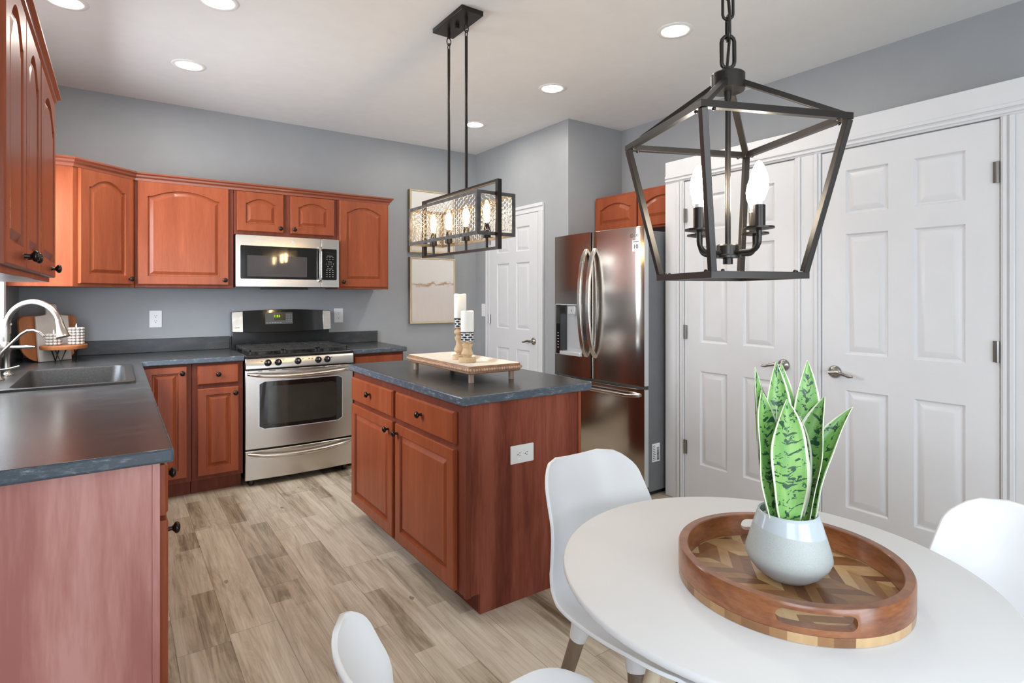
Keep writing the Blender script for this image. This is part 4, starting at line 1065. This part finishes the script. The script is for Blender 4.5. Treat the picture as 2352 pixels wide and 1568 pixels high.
tag(m.build('countertop', 'counter', bevel=0.006, seg=3), 'charcoal laminate countertop on the cherry island', 'countertop')

# riser tray on island
R0 = (1.49, 2.605, 0.914)
tr = thing('riser_tray', 'white-topped rectangular tray with beaded rim on four pegs, on the island', 'tray', R0)
hx, hy = 0.152, 0.345
LL = lambda i, z: [(R0[0] + a, R0[1] + b, z) for a, b in rrect(2 * (hx - i), 2 * (hy - i), max(0.028 - i, 0.008), 5)]
m = MB(); m.loft([LL(0.004, 0.958), LL(0.0, 0.962), LL(0.0, 0.992), LL(0.002, 0.995), LL(0.008, 0.995), LL(0.012, 0.990)], True, False); m.build('rim', 'cork', tr, smooth=40)
m = MB(); m.loft([LL(0.006, 0.9955), LL(0.008, 0.9957), LL(0.03, 0.979), LL(0.035, 0.9785)], False, True); m.build('tray_bed', 'cream', tr, smooth=30)
m = MB(); pl = [(R0[0] + a, R0[1] + b) for a, b in rrect(2 * hx + 0.006, 2 * hy + 0.006, 0.03, 5)]; acc = 0.0; last = None
for i in range(len(pl)):
    a = Vector(pl[i]); b = Vector(pl[(i + 1) % len(pl)]); ln = (b - a).length; t_ = acc
    while t_ < ln: p_ = a + (b - a) * (t_ / ln); m.sphere((p_.x, p_.y, 0.977), 0.0075, 8, 5); t_ += 0.0142
    acc = t_ - ln
m.build('bead_trim', 'bead', tr, recalc=False)
for dx in (-1, 1):
    for dy in (-1, 1): MB().lathe([(0.0135, 0.914), (0.0135, 0.959)], (R0[0] + dx * 0.115, R0[1] + dy * 0.30, 0), 14).build('leg', 'greywood', tr)
random.seed(5)
def candle(x, y, prof, hz, hr, ch, cr, lb1, lb2):
    z0 = 0.9787
    h = thing('candle_holder', lb1, 'candle holder', (x, y, z0), 'turned wood candle holders')
    MB().lathe(prof, (x, y, z0), 24).build('pedestal', 'bleached', h, smooth=30)
    zt = z0 + prof[-1][1]
    mm = MB(); mm.lathe([(hr * 0.9, 0.0002), (hr, 0.002), (hr, hz - 0.001), (hr - 0.002, hz)], (x, y, zt), 28); b2 = mm.build('patterned_cup', 'honey', h, loc=(x, y, z0))
    # band object needs its origin at its own foot so the pattern rows line up
    MB().lathe([(hr - 0.001, 0), (hr + 0.0012, 0.001), (hr + 0.0012, 0.004), (hr - 0.002, 0.005)], (x, y, zt + hz), 28).build('metal_rim', 'galv', h)
    zb = zt + hz + 0.0052; mm = MB(); nn = 28; lo = []
    for r, z, wv in ((cr, 0, 0), (cr, ch * 0.5, 0), (cr, ch - 0.004, 1), (cr - 0.003, ch, 1), (cr * 0.6, ch - 0.006, 0.3), (0.003, ch - 0.010, 0)):
        lo.append([(x + r * math.cos(2 * PI * k / nn), y + r * math.sin(2 * PI * k / nn), zb + z + wv * 0.003 * math.sin(2 * (2 * PI * k / nn) + x * 9)) for k in range(nn)])
    mm.loft(lo); tag(mm.build('candle', 'wax', smooth=50), lb2, 'candle', 'ivory pillar candles')
candle(1.54, 2.70, [(0.040, 0), (0.042, 0.002), (0.042, 0.021), (0.040, 0.024), (0.022, 0.026), (0.022, 0.034), (0.030, 0.042), (0.034, 0.050), (0.032, 0.058), (0.024, 0.075), (0.022, 0.092), (0.026, 0.105), (0.031, 0.116), (0.031, 0.121), (0.023, 0.128), (0.023, 0.133), (0.033, 0.142), (0.034, 0.150), (0.030, 0.158), (0.020, 0.163), (0.022, 0.168), (0.029, 0.172)], 0.048, 0.031, 0.13, 0.034,
       'tall turned wood candle holder with blue and white cup, at the back of the tray', 'taller ivory pillar candle on the tall turned holder')
candle(1.50, 2.555, [(0.044, 0), (0.046, 0.002), (0.046, 0.021), (0.044, 0.024), (0.022, 0.026), (0.022, 0.032), (0.029, 0.038), (0.032, 0.046), (0.025, 0.060), (0.022, 0.072), (0.026, 0.084), (0.030, 0.092), (0.028, 0.095), (0.021, 0.098), (0.024, 0.106), (0.031, 0.109)], 0.045, 0.0335, 0.108, 0.0345,
       'short turned wood candle holder with blue and white cup, nearer the camera', 'shorter ivory pillar candle on the short turned holder')

# ------------------------------------------------------------------ pictures
for (x0, x1, z0, z1, up, lb) in ((2.232, 2.705, 1.065, 1.683, False, 'lower framed abstract of beige clouds with a brown streak on the back wall'), (2.228, 2.702, 1.73, 2.315, True, 'upper framed pale abstract on the back wall, half behind the island pendant')):
    pc = thing('framed_picture', lb, 'picture', ((x0 + x1) / 2, YB, z0), 'framed abstracts')
    y0 = YB - 0.045; m = MB(); fw_ = 0.011
    ringframe(m, lambda a, b, d: Vector((a, y0 + d, b)), x0, x1, z0, z1, fw_, 0, 0.044); m.build('frame', 'goldframe', pc, bevel=0.001)
    MB().box((x0 - 0.002, y0 + 0.006, z0 - 0.002), (x0 + 0.001, YB - 0.001, z1 + 0.002)).build('frame_side', 'frameside', pc)
    MB().box((x0 + fw_, y0 + 0.010, z0 + fw_), (x1 - fw_, YB - 0.002, z1 - fw_)).build('backing', 'cream', pc)
    MB().box((x0 + 0.017, y0 + 0.004, z0 + 0.017), (x1 - 0.017, y0 + 0.0099, z1 - 0.017)).build('canvas', art_mat('abstract_painting', up), pc)

# ------------------------------------------------------------------ island pendant
PXc = 1.44; PY0, PY1 = 2.159, 2.945; PZ0, PZ1 = 1.540, 1.862
pd = thing('pendant_light', 'rectangular island pendant with wire mesh shade and four glowing bulbs', 'pendant light', (PXc, 2.55, PZ0))
m = MB(); poly = rrect(0.125, 0.312, 0.003, 2, PXc, 2.555); m.loft([[(a, b, z) for a, b in poly] for z in (ZC - 0.024, ZC - 0.0005)]); m.lathe([(0.012, -0.02), (0.012, 0)], (PXc, 2.555, ZC - 0.024), 12); cpy = m.build('canopy', 'bronze', pd, bevel=0.002)
for y in (2.463, 2.645):
    m = MB(); m.tube([(PXc, y, ZC - 0.024), (PXc, y, ZC - 0.06)], 0.009, 10)
    m.tube([(PXc + 0.012 * math.cos(k * PI / 6), y, ZC - 0.078 + 0.02 * math.sin(k * PI / 6)) for k in range(12)], 0.0028, 6, close=True); m.tube([(PXc, y + 0.011 * math.cos(k * PI / 6), ZC - 0.105 + 0.018 * math.sin(k * PI / 6)) for k in range(12)], 0.0028, 6, close=True); m.build('chain_link', 'bronze', pd)
    m = MB(); m.tube([(PXc, y, ZC - 0.118), (PXc, y, PZ1 - 0.006)], 0.0075, 10); m.build('rod', 'bronze', pd)
m = MB(); t = 0.011
ringframe(m, frame3((PXc - t, 0, 0), (0, 1, 0), (1, 0, 0)), PY0, PY1, PZ0, PZ1, 0.022, 0, 2 * t, 0.012); m.build('frame', 'bronze', pd, bevel=0.001)
BX0, BX1, BY0, BY1, BZ0, BZ1 = 1.334, 1.546, 2.185, 2.915, 1.603, 1.806
m = MB(); t = 0.0165; th = 0.003
for x in (BX0, BX1 - th): ringframe(m, frame3((x, 0, 0), (0, 1, 0), (1, 0, 0)), BY0, BY1, BZ0, BZ1, t, 0, th)
for y in (BY0, BY1 - th): ringframe(m, lambda a, b, d, y=y: Vector((a, y + d, b)), BX0 + th + 0.0002, BX1 - th - 0.0002, BZ0, BZ1, t, 0, th)
m.build('shade_frame', 'galv', pd)
def hexmesh(P, u, v, w_, h_, a=0.0142):
    m = MB(); P = Vector(P); u = Vector(u); v = Vector(v); seen = set(); rnd = random.Random(2)
    jit = {}
    def pt(i):
        if i not in jit: jit[i] = (rnd.uniform(-.0018, .0018), rnd.uniform(-.0018, .0018))
        return jit[i]
    cx_n = int(w_ / (1.5 * a)) + 2; cy_n = int(h_ / (1.732 * a)) + 2
    for i in range(cx_n):
        for j in range(cy_n):
            cx, cy = i * 1.5 * a, (j + 0.5 * (i % 2)) * 1.732 * a
            vs = [(cx + a * math.cos(k * PI / 3), cy + a * math.sin(k * PI / 3)) for k in range(6)]
            for k in range(6):
                p, q = vs[k], vs[(k + 1) % 6]; kp, kq = tuple(round(c * 2000) for c in p), tuple(round(c * 2000) for c in q)
                key = (min(kp, kq), max(kp, kq))
                if key in seen: continue
                seen.add(key)
                jp, jq = pt(kp), pt(kq); p = (p[0] + jp[0], p[1] + jp[1]); q = (q[0] + jq[0], q[1] + jq[1])
                ok = all(-0.004 <= c[0] <= w_ + 0.004 and -0.004 <= c[1] <= h_ + 0.004 for c in (p, q))
                if ok: m.tube([P + u * p[0] + v * p[1], P + u * q[0] + v * q[1]], 0.0011, 5)
    return m
iw, ih = BY1 - BY0 - 0.03, BZ1 - BZ0 - 0.03
for x in (BX0 + 0.0045, BX1 - 0.0045): hexmesh((x, BY0 + 0.015, BZ0 + 0.015), (0, 1, 0), (0, 0, 1), iw, ih).build('wire_mesh', 'wire', pd, recalc=False)
for y in (BY0 + 0.0045, BY1 - 0.0045): hexmesh((BX0 + 0.015, y, BZ0 + 0.015), (1, 0, 0), (0, 0, 1), BX1 - BX0 - 0.03, ih).build('wire_mesh', 'wire', pd, recalc=False)
for y in (2.271, 2.466, 2.646, 2.822):
    m = MB(); m.lathe([(0.0075, 0.0), (0.0075, 0.048), (0.020, 0.049), (0.020, 0.084), (0.018, 0.086), (0.014, 0.110), (0.0125, 0.118)], (PXc, y, PZ0 + 0.012), 16); m.build('socket', 'bronze', pd, smooth=30)
    z0 = PZ0 + 0.131
    m = MB(); m.lathe([(0.010, 0.004), (0.013, 0.02), (0.0165, 0.045), (0.016, 0.075), (0.010, 0.088), (0.001, 0.092)], (PXc, y, z0), 14); b_ = m.build('filament_glow', 'glow_edison', pd, smooth=60)
    m = MB(); m.lathe([(0.0135, 0), (0.016, 0.012), (0.0235, 0.04), (0.0285, 0.068), (0.027, 0.090), (0.018, 0.108), (0.008, 0.115), (0.001, 0.1165)], (PXc, y, z0), 20); m.build('bulb', 'bulbglass', pd, smooth=60)

# ------------------------------------------------------------------ lantern over the table
LC = Vector((1.048, 0.712, 0)); la = math.radians(-21.8)
e1 = Vector((math.cos(la), math.sin(la), 0)); e2 = Vector((-math.sin(la), math.cos(la), 0))
ZU, ZL, HU, HL = 1.664, 1.365, 0.153, 0.101
ln = thing('lantern_pendant', 'black open-cage lantern with four candle bulbs hanging over the table', 'pendant light', (LC.x, LC.y, ZL))
cu = [LC + (e1 * a + e2 * b) * HU + Vector((0, 0, ZU)) for a, b in ((-1, -1), (1, -1), (1, 1), (-1, 1))]
cl = [LC + (e1 * a + e2 * b) * HL + Vector((0, 0, ZL)) for a, b in ((-1, -1), (1, -1), (1, 1), (-1, 1))]
m = MB(); q = 0.0065
for hh, zz in ((HU, ZU), (HL, ZL)):
    ringframe(m, lambda a, b, d: LC + e1 * a + e2 * b + Vector((0, 0, zz + d)), -hh - q, hh + q, -hh - q, hh + q, 2 * q, -q, q)
for a, b in zip(cu, cl):
    o_ = Vector((a.x - LC.x, a.y - LC.y, 0)).normalized(); s_ = e1 if False else e1
    m.tube([a - Vector((0, 0, q)), b + Vector((0, 0, q))], q, square=(q * 0.97, q * 0.97), up=tuple(e1))
tc = LC + Vector((0, 0, 1.765))
for a in cu:
    d_ = Vector((a.x - LC.x, a.y - LC.y, 0)).normalized(); m.tube([a, tc + d_ * 0.027 + Vector((0, 0, 0.002))], q, square=(q, q * 0.8), up=(0, 0, 1))
for ring, s_ in ((cu, -1), (cl, 1)):
    for k in range(4):
        a = ring[k]
        for b in (ring[(k + 1) % 4], ring[k - 1]):
            d_ = (b - a).normalized(); m.sphere(a + d_ * 0.022 + Vector((0, 0, s_ * 0.007)), 0.004, 8, 5)
m.build('cage', 'bronze', ln, bevel=0.0008)
m = MB(); m.lathe([(0.0325, 0), (0.034, 0.002), (0.034, 0.034), (0.031, 0.037), (0.012, 0.038), (0.012, 0.048), (0.009, 0.05)], LC + Vector((0, 0, 1.752)), 28); m.build('cap', 'bronze', ln, smooth=30)
m = MB(); m.tube([LC + Vector((0, 0, 1.753)), LC + Vector((0, 0, 1.735)), ], 0.0075, 14); m.tube([LC + Vector((0, 0, 1.738)), LC + Vector((0, 0, 1.42))], 0.0058, 12); m.build('stem', 'bronze', ln)
m = MB(); m.lathe([(0.010, 0), (0.010, 0.012), (0.026, 0.013), (0.026, 0.018), (0.023, 0.02), (0.023, 0.038), (0.020, 0.041), (0.004, 0.042)], LC + Vector((0, 0, 1.391)), 24); hub = m.build('hub', 'bronze', ln, smooth=30)
for k in range(4):
    a = math.radians(-9.4 + 90 * k); d_ = Vector((math.cos(a), math.sin(a), 0)); r_ = 0.079; B = LC + Vector((0, 0, 1.414))
    m = MB(); pts = [B + d_ * 0.02, B + d_ * 0.042]
    for j in range(6): t_ = j / 5 * PI / 2; pts.append(B + d_ * (r_ - 0.022 + 0.022 * math.sin(t_)) + Vector((0, 0, 0.022 - 0.022 * math.cos(t_))))
    pts.append(B + d_ * r_ + Vector((0, 0, 0.042))); m.tube(pts, 0.0052, 12); m.build('arm', 'bronze', ln, smooth=60)
    c_ = B + d_ * r_ + Vector((0, 0, 0.042))
    m = MB(); m.lathe([(0.012, -0.002), (0.0285, 0.001), (0.0285, 0.0045), (0.012, 0.006)], c_, 24); m.build('bobeche', 'bronze', ln, smooth=30)
    m = MB(); m.lathe([(0.0118, 0.004), (0.0118, 0.047), (0.010, 0.048)], c_, 18); m.build('candle_sleeve', 'bronze', ln)
    m = MB(); m.lathe([(0.0095, 0.047), (0.0095, 0.055), (0.0085, 0.0555)], c_, 18); m.build('bulb_base', 'silver', ln)
    m = MB(); m.lathe([(0.0085, 0.055), (0.013, 0.066), (0.0172, 0.080), (0.018, 0.092), (0.0155, 0.108), (0.0095, 0.124), (0.004, 0.133), (0.0008, 0.135)], c_, 18); m.build('bulb', 'glow_candle', ln, smooth=60)
def link(c, h, w_, axis, r):
    m = MB(); pts = []
    for (sy, a0) in ((1, 0), (-1, 180)):
        for k in range(7): a = math.radians(a0 + 180 * k / 6); pts.append(c + axis * (w_ * math.cos(a)) + Vector((0, 0, sy * (h - w_) + w_ * math.sin(a))))
    m.tube(pts, r, 8, close=True); return m.build('chain_link', 'bronze', ln, smooth=60)
# shackle then chain to the ceiling
sa = (e1 * 0.9 - e2 * 0.3).normalized(); sb = Vector((-sa.y, sa.x, 0))
link(LC + Vector((0, 0, 1.834)), 0.034, 0.013, sa, 0.0042)
z = 1.884; k = 0
while z < ZC - 0.06: link(LC + Vector((0, 0, z)), 0.026, 0.0105, sb if k % 2 == 0 else sa, 0.003); z += 0.044; k += 1
m = MB(); m.tube([LC + e1 * (0.004 * math.sin(i * 0.9)) + e2 * (0.004 * math.cos(i * 0.9)) + Vector((0, 0, 1.80 + (ZC - 0.03 - 1.80) * i / 24)) for i in range(25)], 0.0032, 8); m.build('cord', 'bronze', ln)
MB().lathe([(0.004, -0.05), (0.012, -0.045), (0.015, -0.03), (0.06, -0.022), (0.064, -0.016), (0.064, -0.0005)], LC + Vector((0, 0, ZC)), 28).build('canopy', 'bronze', ln, smooth=40)

# ------------------------------------------------------------------ table
TC = Vector((1.155, 0.695, 0)); TZ, TR = 0.735, 0.436
tb = thing('dining_table', 'round white dining table with pale beech legs', 'table', (TC.x, TC.y, 0))
MB().lathe([(TR - 0.012, TZ - 0.020), (TR - 0.004, TZ - 0.016), (TR, TZ - 0.008), (TR - 0.001, TZ - 0.002), (TR - 0.004, TZ)], TC, 96).build('tabletop', 'table', tb, smooth=50)
rods = MB()
for k in range(4):
    a = math.radians(130 + 90 * k); d_ = Vector((math.cos(a), math.sin(a), 0))
    MB().tube([TC + d_ * 0.165 + Vector((0, 0, TZ - 0.022)), TC + d_ * 0.36 + Vector((0, 0, 0.0))], [0.021, 0.0135], 16).build('leg', 'beech', tb)
    b_ = math.radians(130 + 90 * (k + 1)); db = Vector((math.cos(b_), math.sin(b_), 0))
    rods.tube([TC + d_ * 0.19 + Vector((0, 0, 0.62)), TC + db * 0.285 + Vector((0, 0, 0.28))], 0.0032, 8)
    rods.tube([TC + d_ * 0.285 + Vector((0, 0, 0.28)), TC + db * 0.19 + Vector((0, 0, 0.62))], 0.0032, 8)
rods.build('brace_rods', 'bronze', tb)
MB().lathe([(0.29, TZ - 0.04), (0.29, TZ - 0.0205)], TC, 40).build('mount_plate', 'bronze', tb)


# ------------------------------------------------------------------ chairs (built facing -Y at the origin)
def build_chair(label):
    c = thing('dining_chair', label, 'chair', (0, 0, 0), 'white shell dining chairs')
    prof = [(-0.263, 0.455), (-0.253, 0.466), (-0.228, 0.472), (-0.15, 0.469), (-0.06, 0.460), (0.03, 0.456), (0.10, 0.459), (0.155, 0.472), (0.195, 0.500), (0.222, 0.540)]
    b0, b2 = Vector((0.222, 0.540)), Vector((0.328, 0.826)); b1 = b0 + Vector((0.054, 0.108))
    for k in range(1, 9): t = k / 8; q_ = b0 * (1 - t) ** 2 + b1 * (2 * t * (1 - t)) + b2 * t * t; prof.append((q_.x, q_.y))
    # resample smoothly
    P = [Vector(p) for p in prof]; cum = [0]
    for i in range(1, len(P)): cum.append(cum[-1] + (P[i] - P[i - 1]).length)
    T = cum[-1]; ns, ntv = 44, 24
    def at(s):
        d = s * T
        for i in range(1, len(P)):
            if d <= cum[i] + 1e-9:
                t = (d - cum[i - 1]) / (cum[i] - cum[i - 1]); p0 = P[max(i - 2, 0)]; p1 = P[i - 1]; p2 = P[i]; p3 = P[min(i + 1, len(P) - 1)]
                return 0.5 * ((2 * p1) + (p2 - p0) * t + (2 * p0 - 5 * p1 + 4 * p2 - p3) * t * t + (3 * p1 - p0 - 3 * p2 + p3) * t ** 3)
        return P[-1]
    def width(s):
        w = 0.230 + 0.012 * math.sin(min(s / 0.55, 1) * PI) - 0.056 * max(0, (s - 0.5) / 0.5)
        for e, r in (((1 - s) * T, 0.093), (s * T, 0.126)):
            if e < r: w = w - r + math.sqrt(max(r * r - (r - e) ** 2, 0))
        return max(w, 0.02)
    V = []; nrm = []
    for i in range(ns + 1):
        s = 0.5 - 0.5 * math.cos(PI * i / ns); s = 0.35 * s + 0.65 * i / ns; p = at(s); a = at(max(s - 0.01, 0)); b = at(min(s + 0.01, 1)); tg = (b - a).normalized(); nr = Vector((-tg.y, tg.x)); w = width(s)
        bk = min(max((s - 0.56) / 0.25, 0), 1); bk = bk * bk * (3 - 2 * bk); lift = 0.04 * (1 - bk) + 0.100 * bk
        row = []
        for j in range(ntv + 1):
            t = -1 + 2 * j / ntv; l = lift * abs(t) ** 2.4 * (w / 0.21) ** 2
            row.append((w * t, p.x + nr.x * l, p.y + nr.y * l))
        V.append(row)
    m = MB(); n = ntv + 1; vs = [v for r in V for v in r]
    m.add(vs, [(i * n + j, i * n + j + 1, (i + 1) * n + j + 1, (i + 1) * n + j) for i in range(ns) for j in range(ntv)])
    sh = m.build('seat_shell', 'chair', c, smooth=180)
    sm = sh.modifiers.new('thick', 'SOLIDIFY'); sm.thickness = 0.009; sm.offset = -1
    bv = sh.modifiers.new('round', 'BEVEL'); bv.width = 0.003; bv.segments = 2; bv.limit_method = 'ANGLE'; bv.angle_limit = math.radians(50)
    for sx in (-1, 1):
        for sy in (-1, 1):
            top = Vector((sx * (0.160 if sy > 0 else 0.140), 0.115 if sy > 0 else -0.055, 0.448 if sy > 0 else 0.456)); ft = Vector((sx * 0.238, 0.225 if sy > 0 else -0.165, 0.0)); k = top + (ft - top) * 0.10
            MB().tube([k, ft], [0.0205, 0.0135], 16).build('leg', 'taupe', c, smooth=40)
            MB().tube([top, k - (ft - top) * 0.002], [0.030, 0.0225], 16).build('socket', 'chair', c, smooth=40)
    m = MB(); m.tube([(-0.165, -0.065, 0.437), (0.165, -0.065, 0.437)], 0.008, 8); m.tube([(-0.165, 0.12, 0.437), (0.165, 0.12, 0.437)], 0.008, 8); m.build('under_frame', 'chair', c)
    return c


ch = build_chair('white shell chair tucked in between the table and the island')
def place(o, x, y, fx_, fy_): o.location = (x, y, 0); o.rotation_euler = (0, 0, math.atan2(fy_, fx_) + PI / 2)
ch2 = copy_tree(ch); ch2['label'] = 'white shell chair at the far right, in front of the right closet door'
ch3 = copy_tree(ch); ch3['label'] = 'white shell chair cut off by the bottom edge, left of the table'
place(ch, 1.184, 1.021, 0.0, -1.0); place(ch2, 1.44, 0.381, -0.995, 0.10); place(ch3, 0.578, 0.737, 0.999, -0.034)

# ------------------------------------------------------------------ serving tray, pot, plant
PC = Vector((1.128, 0.627, TZ)); TRr = 0.2155
st = thing('serving_tray', 'round acacia serving tray with handle slots and chevron base, on the table', 'tray', tuple(PC))
n = 96
def ring(r, z): return [(PC.x + r * math.cos(2 * PI * k / n), PC.y + r * math.sin(2 * PI * k / n), TZ + z) for k in range(n)]
m = MB(); m.loft([ring(TRr - 0.001, 0.001), ring(TRr, 0.0175), ring(TRr - 0.019, 0.0175), ring(TRr - 0.019, 0.001), ring(TRr - 0.001, 0.001)], False, False); m.build('base_band', 'blocks', st)
m = MB(); m.loft([ring(TRr, 0.018), ring(TRr, 0.063), ring(TRr - 0.002, 0.066), ring(TRr - 0.017, 0.066), ring(TRr - 0.019, 0.064), ring(TRr - 0.019, 0.018), ring(TRr, 0.018)], False, False); rim = m.build('rim', 'traywood', st, smooth=40)
# handle slots cut through the rim on two opposite sides
ha = math.atan2(-PC.y, -PC.x) + math.radians(12)
cut = MB()
for s_ in (0, PI):
    d_ = Vector((math.cos(ha + s_), math.sin(ha + s_), 0)); t_ = Vector((-d_.y, d_.x, 0))
    cut.loft([[PC + d_ * r + t_ * a + Vector((0, 0, 0.042 + b)) for a, b in rrect(0.128, 0.026, 0.0125, 6)] for r in (TRr - 0.05, TRr + 0.04)])
co = cut.build('cutter', 'traywood', None, loc=tuple(PC), smooth=None)
bm_ = rim.modifiers.new('slot', 'BOOLEAN'); bm_.object = co; bm_.operation = 'DIFFERENCE'; bm_.solver = 'EXACT'
bpy.context.view_layer.update(); dg = bpy.context.evaluated_depsgraph_get()
me = bpy.data.meshes.new_from_object(rim.evaluated_get(dg)); rim.modifiers.clear()
me2 = rim.data
# cutter is expressed in world position while the rim hangs under its thing: both share the same origin
rim.data = me; me.set_sharp_from_angle(angle=math.radians(40)); bpy.data.objects.remove(co)
m = MB(); m.loft([ring(TRr - 0.0192, 0.002), ring(TRr - 0.0192, 0.016)]); m.build('tray_floor', 'chevron', st)
pz = TZ + 0.0165
pt = thing('plant_pot', 'pale blue-grey stoneware pot standing on the acacia tray', 'pot', (PC.x, PC.y, pz))
prof = [(0.040, 0), (0.052, 0.003), (0.072, 0.018), (0.088, 0.038), (0.0935, 0.052), (0.092, 0.064), (0.083, 0.095), (0.074, 0.125), (0.0675, 0.145), (0.0655, 0.152), (0.063, 0.1535), (0.060, 0.151), (0.061, 0.140), (0.064, 0.122)]
prof = [(r * 0.875, z * 0.875) for r, z in prof]
m = MB(); m.loft([[(PC.x + r * math.cos(2 * PI * k / 48), PC.y + r * math.sin(2 * PI * k / 48), pz + z) for k in range(48)] for r, z in prof], True, False); m.build('body', 'pot', pt, smooth=50)
MB().lathe([(0.056, 0.104), (0.055, 0.108)], (PC.x, PC.y, pz), 32).build('soil', 'slot', pt)
m = MB(); random.seed(11)
for i in range(90):
    r = 0.047 * math.sqrt(random.random()); a = random.uniform(0, 2 * PI); s_ = random.uniform(0.005, 0.0075)
    m.sphere((PC.x + r * math.cos(a), PC.y + r * math.sin(a), pz + 0.112 + random.uniform(0, 0.009)), s_, 8, 5, (1, random.uniform(0.75, 1.2), 0.75))
tag(m.build('pebbles', 'pebble', recalc=False, smooth=60), 'white pebbles filling the top of the plant pot', 'pebbles', kind='stuff')
sp = thing('snake_plant', 'variegated snake plant with upright banded leaves in the pale pot', 'plant', (PC.x, PC.y, pz + 0.108))
rt_ = Vector((math.cos(-yaw), math.sin(-yaw), 0)); fw_ = Vector((-rt_.y, rt_.x, 0))   # sideways / away from the camera at the time of the photo


def leaf(bx, by, tx_, ty_, hgt, wd, face_deg, curl=0.25, bend=0.0, twist=0.0):
    m = MB(); n, k = 26, 8; base = Vector((PC.x, PC.y, pz + 0.108)); vs = []; uvs = []
    for i in range(n + 1):
        s = i / n; ox = bx + (tx_ - bx) * s + bend * math.sin(PI * s); oy = by + (ty_ - by) * (s ** 1.3)
        c_ = base + rt_ * ox + fw_ * oy + Vector((0, 0, hgt * s))
        w = wd * (0.45 + 0.55 * math.sin(min(s / 0.5, 1) * PI / 2)) * (1 if s < 0.5 else (1 - ((s - 0.5) / 0.5) ** 2.3)) + 0.0006
        a = math.radians(face_deg + twist * s); d_ = rt_ * math.cos(a) + fw_ * math.sin(a); nn = fw_ * math.cos(a) - rt_ * math.sin(a)
        for j in range(k + 1):
            t = -1 + 2 * j / k; wav = 0.06 * math.sin(s * 11 + face_deg) * abs(t) ** 3
            vs.append(c_ + d_ * (w * 0.5 * t) - nn * (w * (curl * t * t + wav))); uvs.append((j / k, s * hgt / 0.3))
    fs = [(i * (k + 1) + j, i * (k + 1) + j + 1, (i + 1) * (k + 1) + j + 1, (i + 1) * (k + 1) + j) for i in range(n) for j in range(k)]
    m.add(vs, fs); o = m.build('leaf', 'leaf', sp, smooth=180, recalc=False)
    ul = o.data.uv_layers.new(name='UVMap')
    for lp_ in o.data.loops: ul.data[lp_.index].uv = uvs[lp_.vertex_index]
    sm = o.modifiers.new('thick', 'SOLIDIFY'); sm.thickness = 0.0016; sm.offset = 0
    return o


leaf(-0.012, -0.030, -0.024, -0.044, 0.262, 0.078, 4, 0.14)
leaf(-0.034, -0.014, -0.064, -0.022, 0.276, 0.064, 20, 0.18)
leaf(-0.034, 0.010, -0.060, 0.018, 0.318, 0.052, 32, 0.25, -0.006, 10)
leaf(-0.012, 0.008, -0.020, 0.010, 0.330, 0.060, -8, 0.18)
leaf(0.008, 0.018, 0.000, 0.03, 0.325, 0.058, 12, 0.2)
leaf(0.026, 0.010, 0.046, 0.012, 0.332, 0.060, -10, 0.18, 0.004)
leaf(0.022, -0.018, 0.062, -0.024, 0.264, 0.066, -58, 0.45, 0.000, -10)
leaf(0.034, -0.012, 0.122, -0.018, 0.242, 0.058, -40, 0.4, -0.026, -30)
leaf(-0.024, 0.028, -0.040, 0.05, 0.290, 0.046, 25, 0.3)
leaf(0.012, -0.004, 0.022, -0.004, 0.22, 0.05, -20, 0.3)
for o in list(bpy.data.objects):
    if '_o' in o: del o['_o']
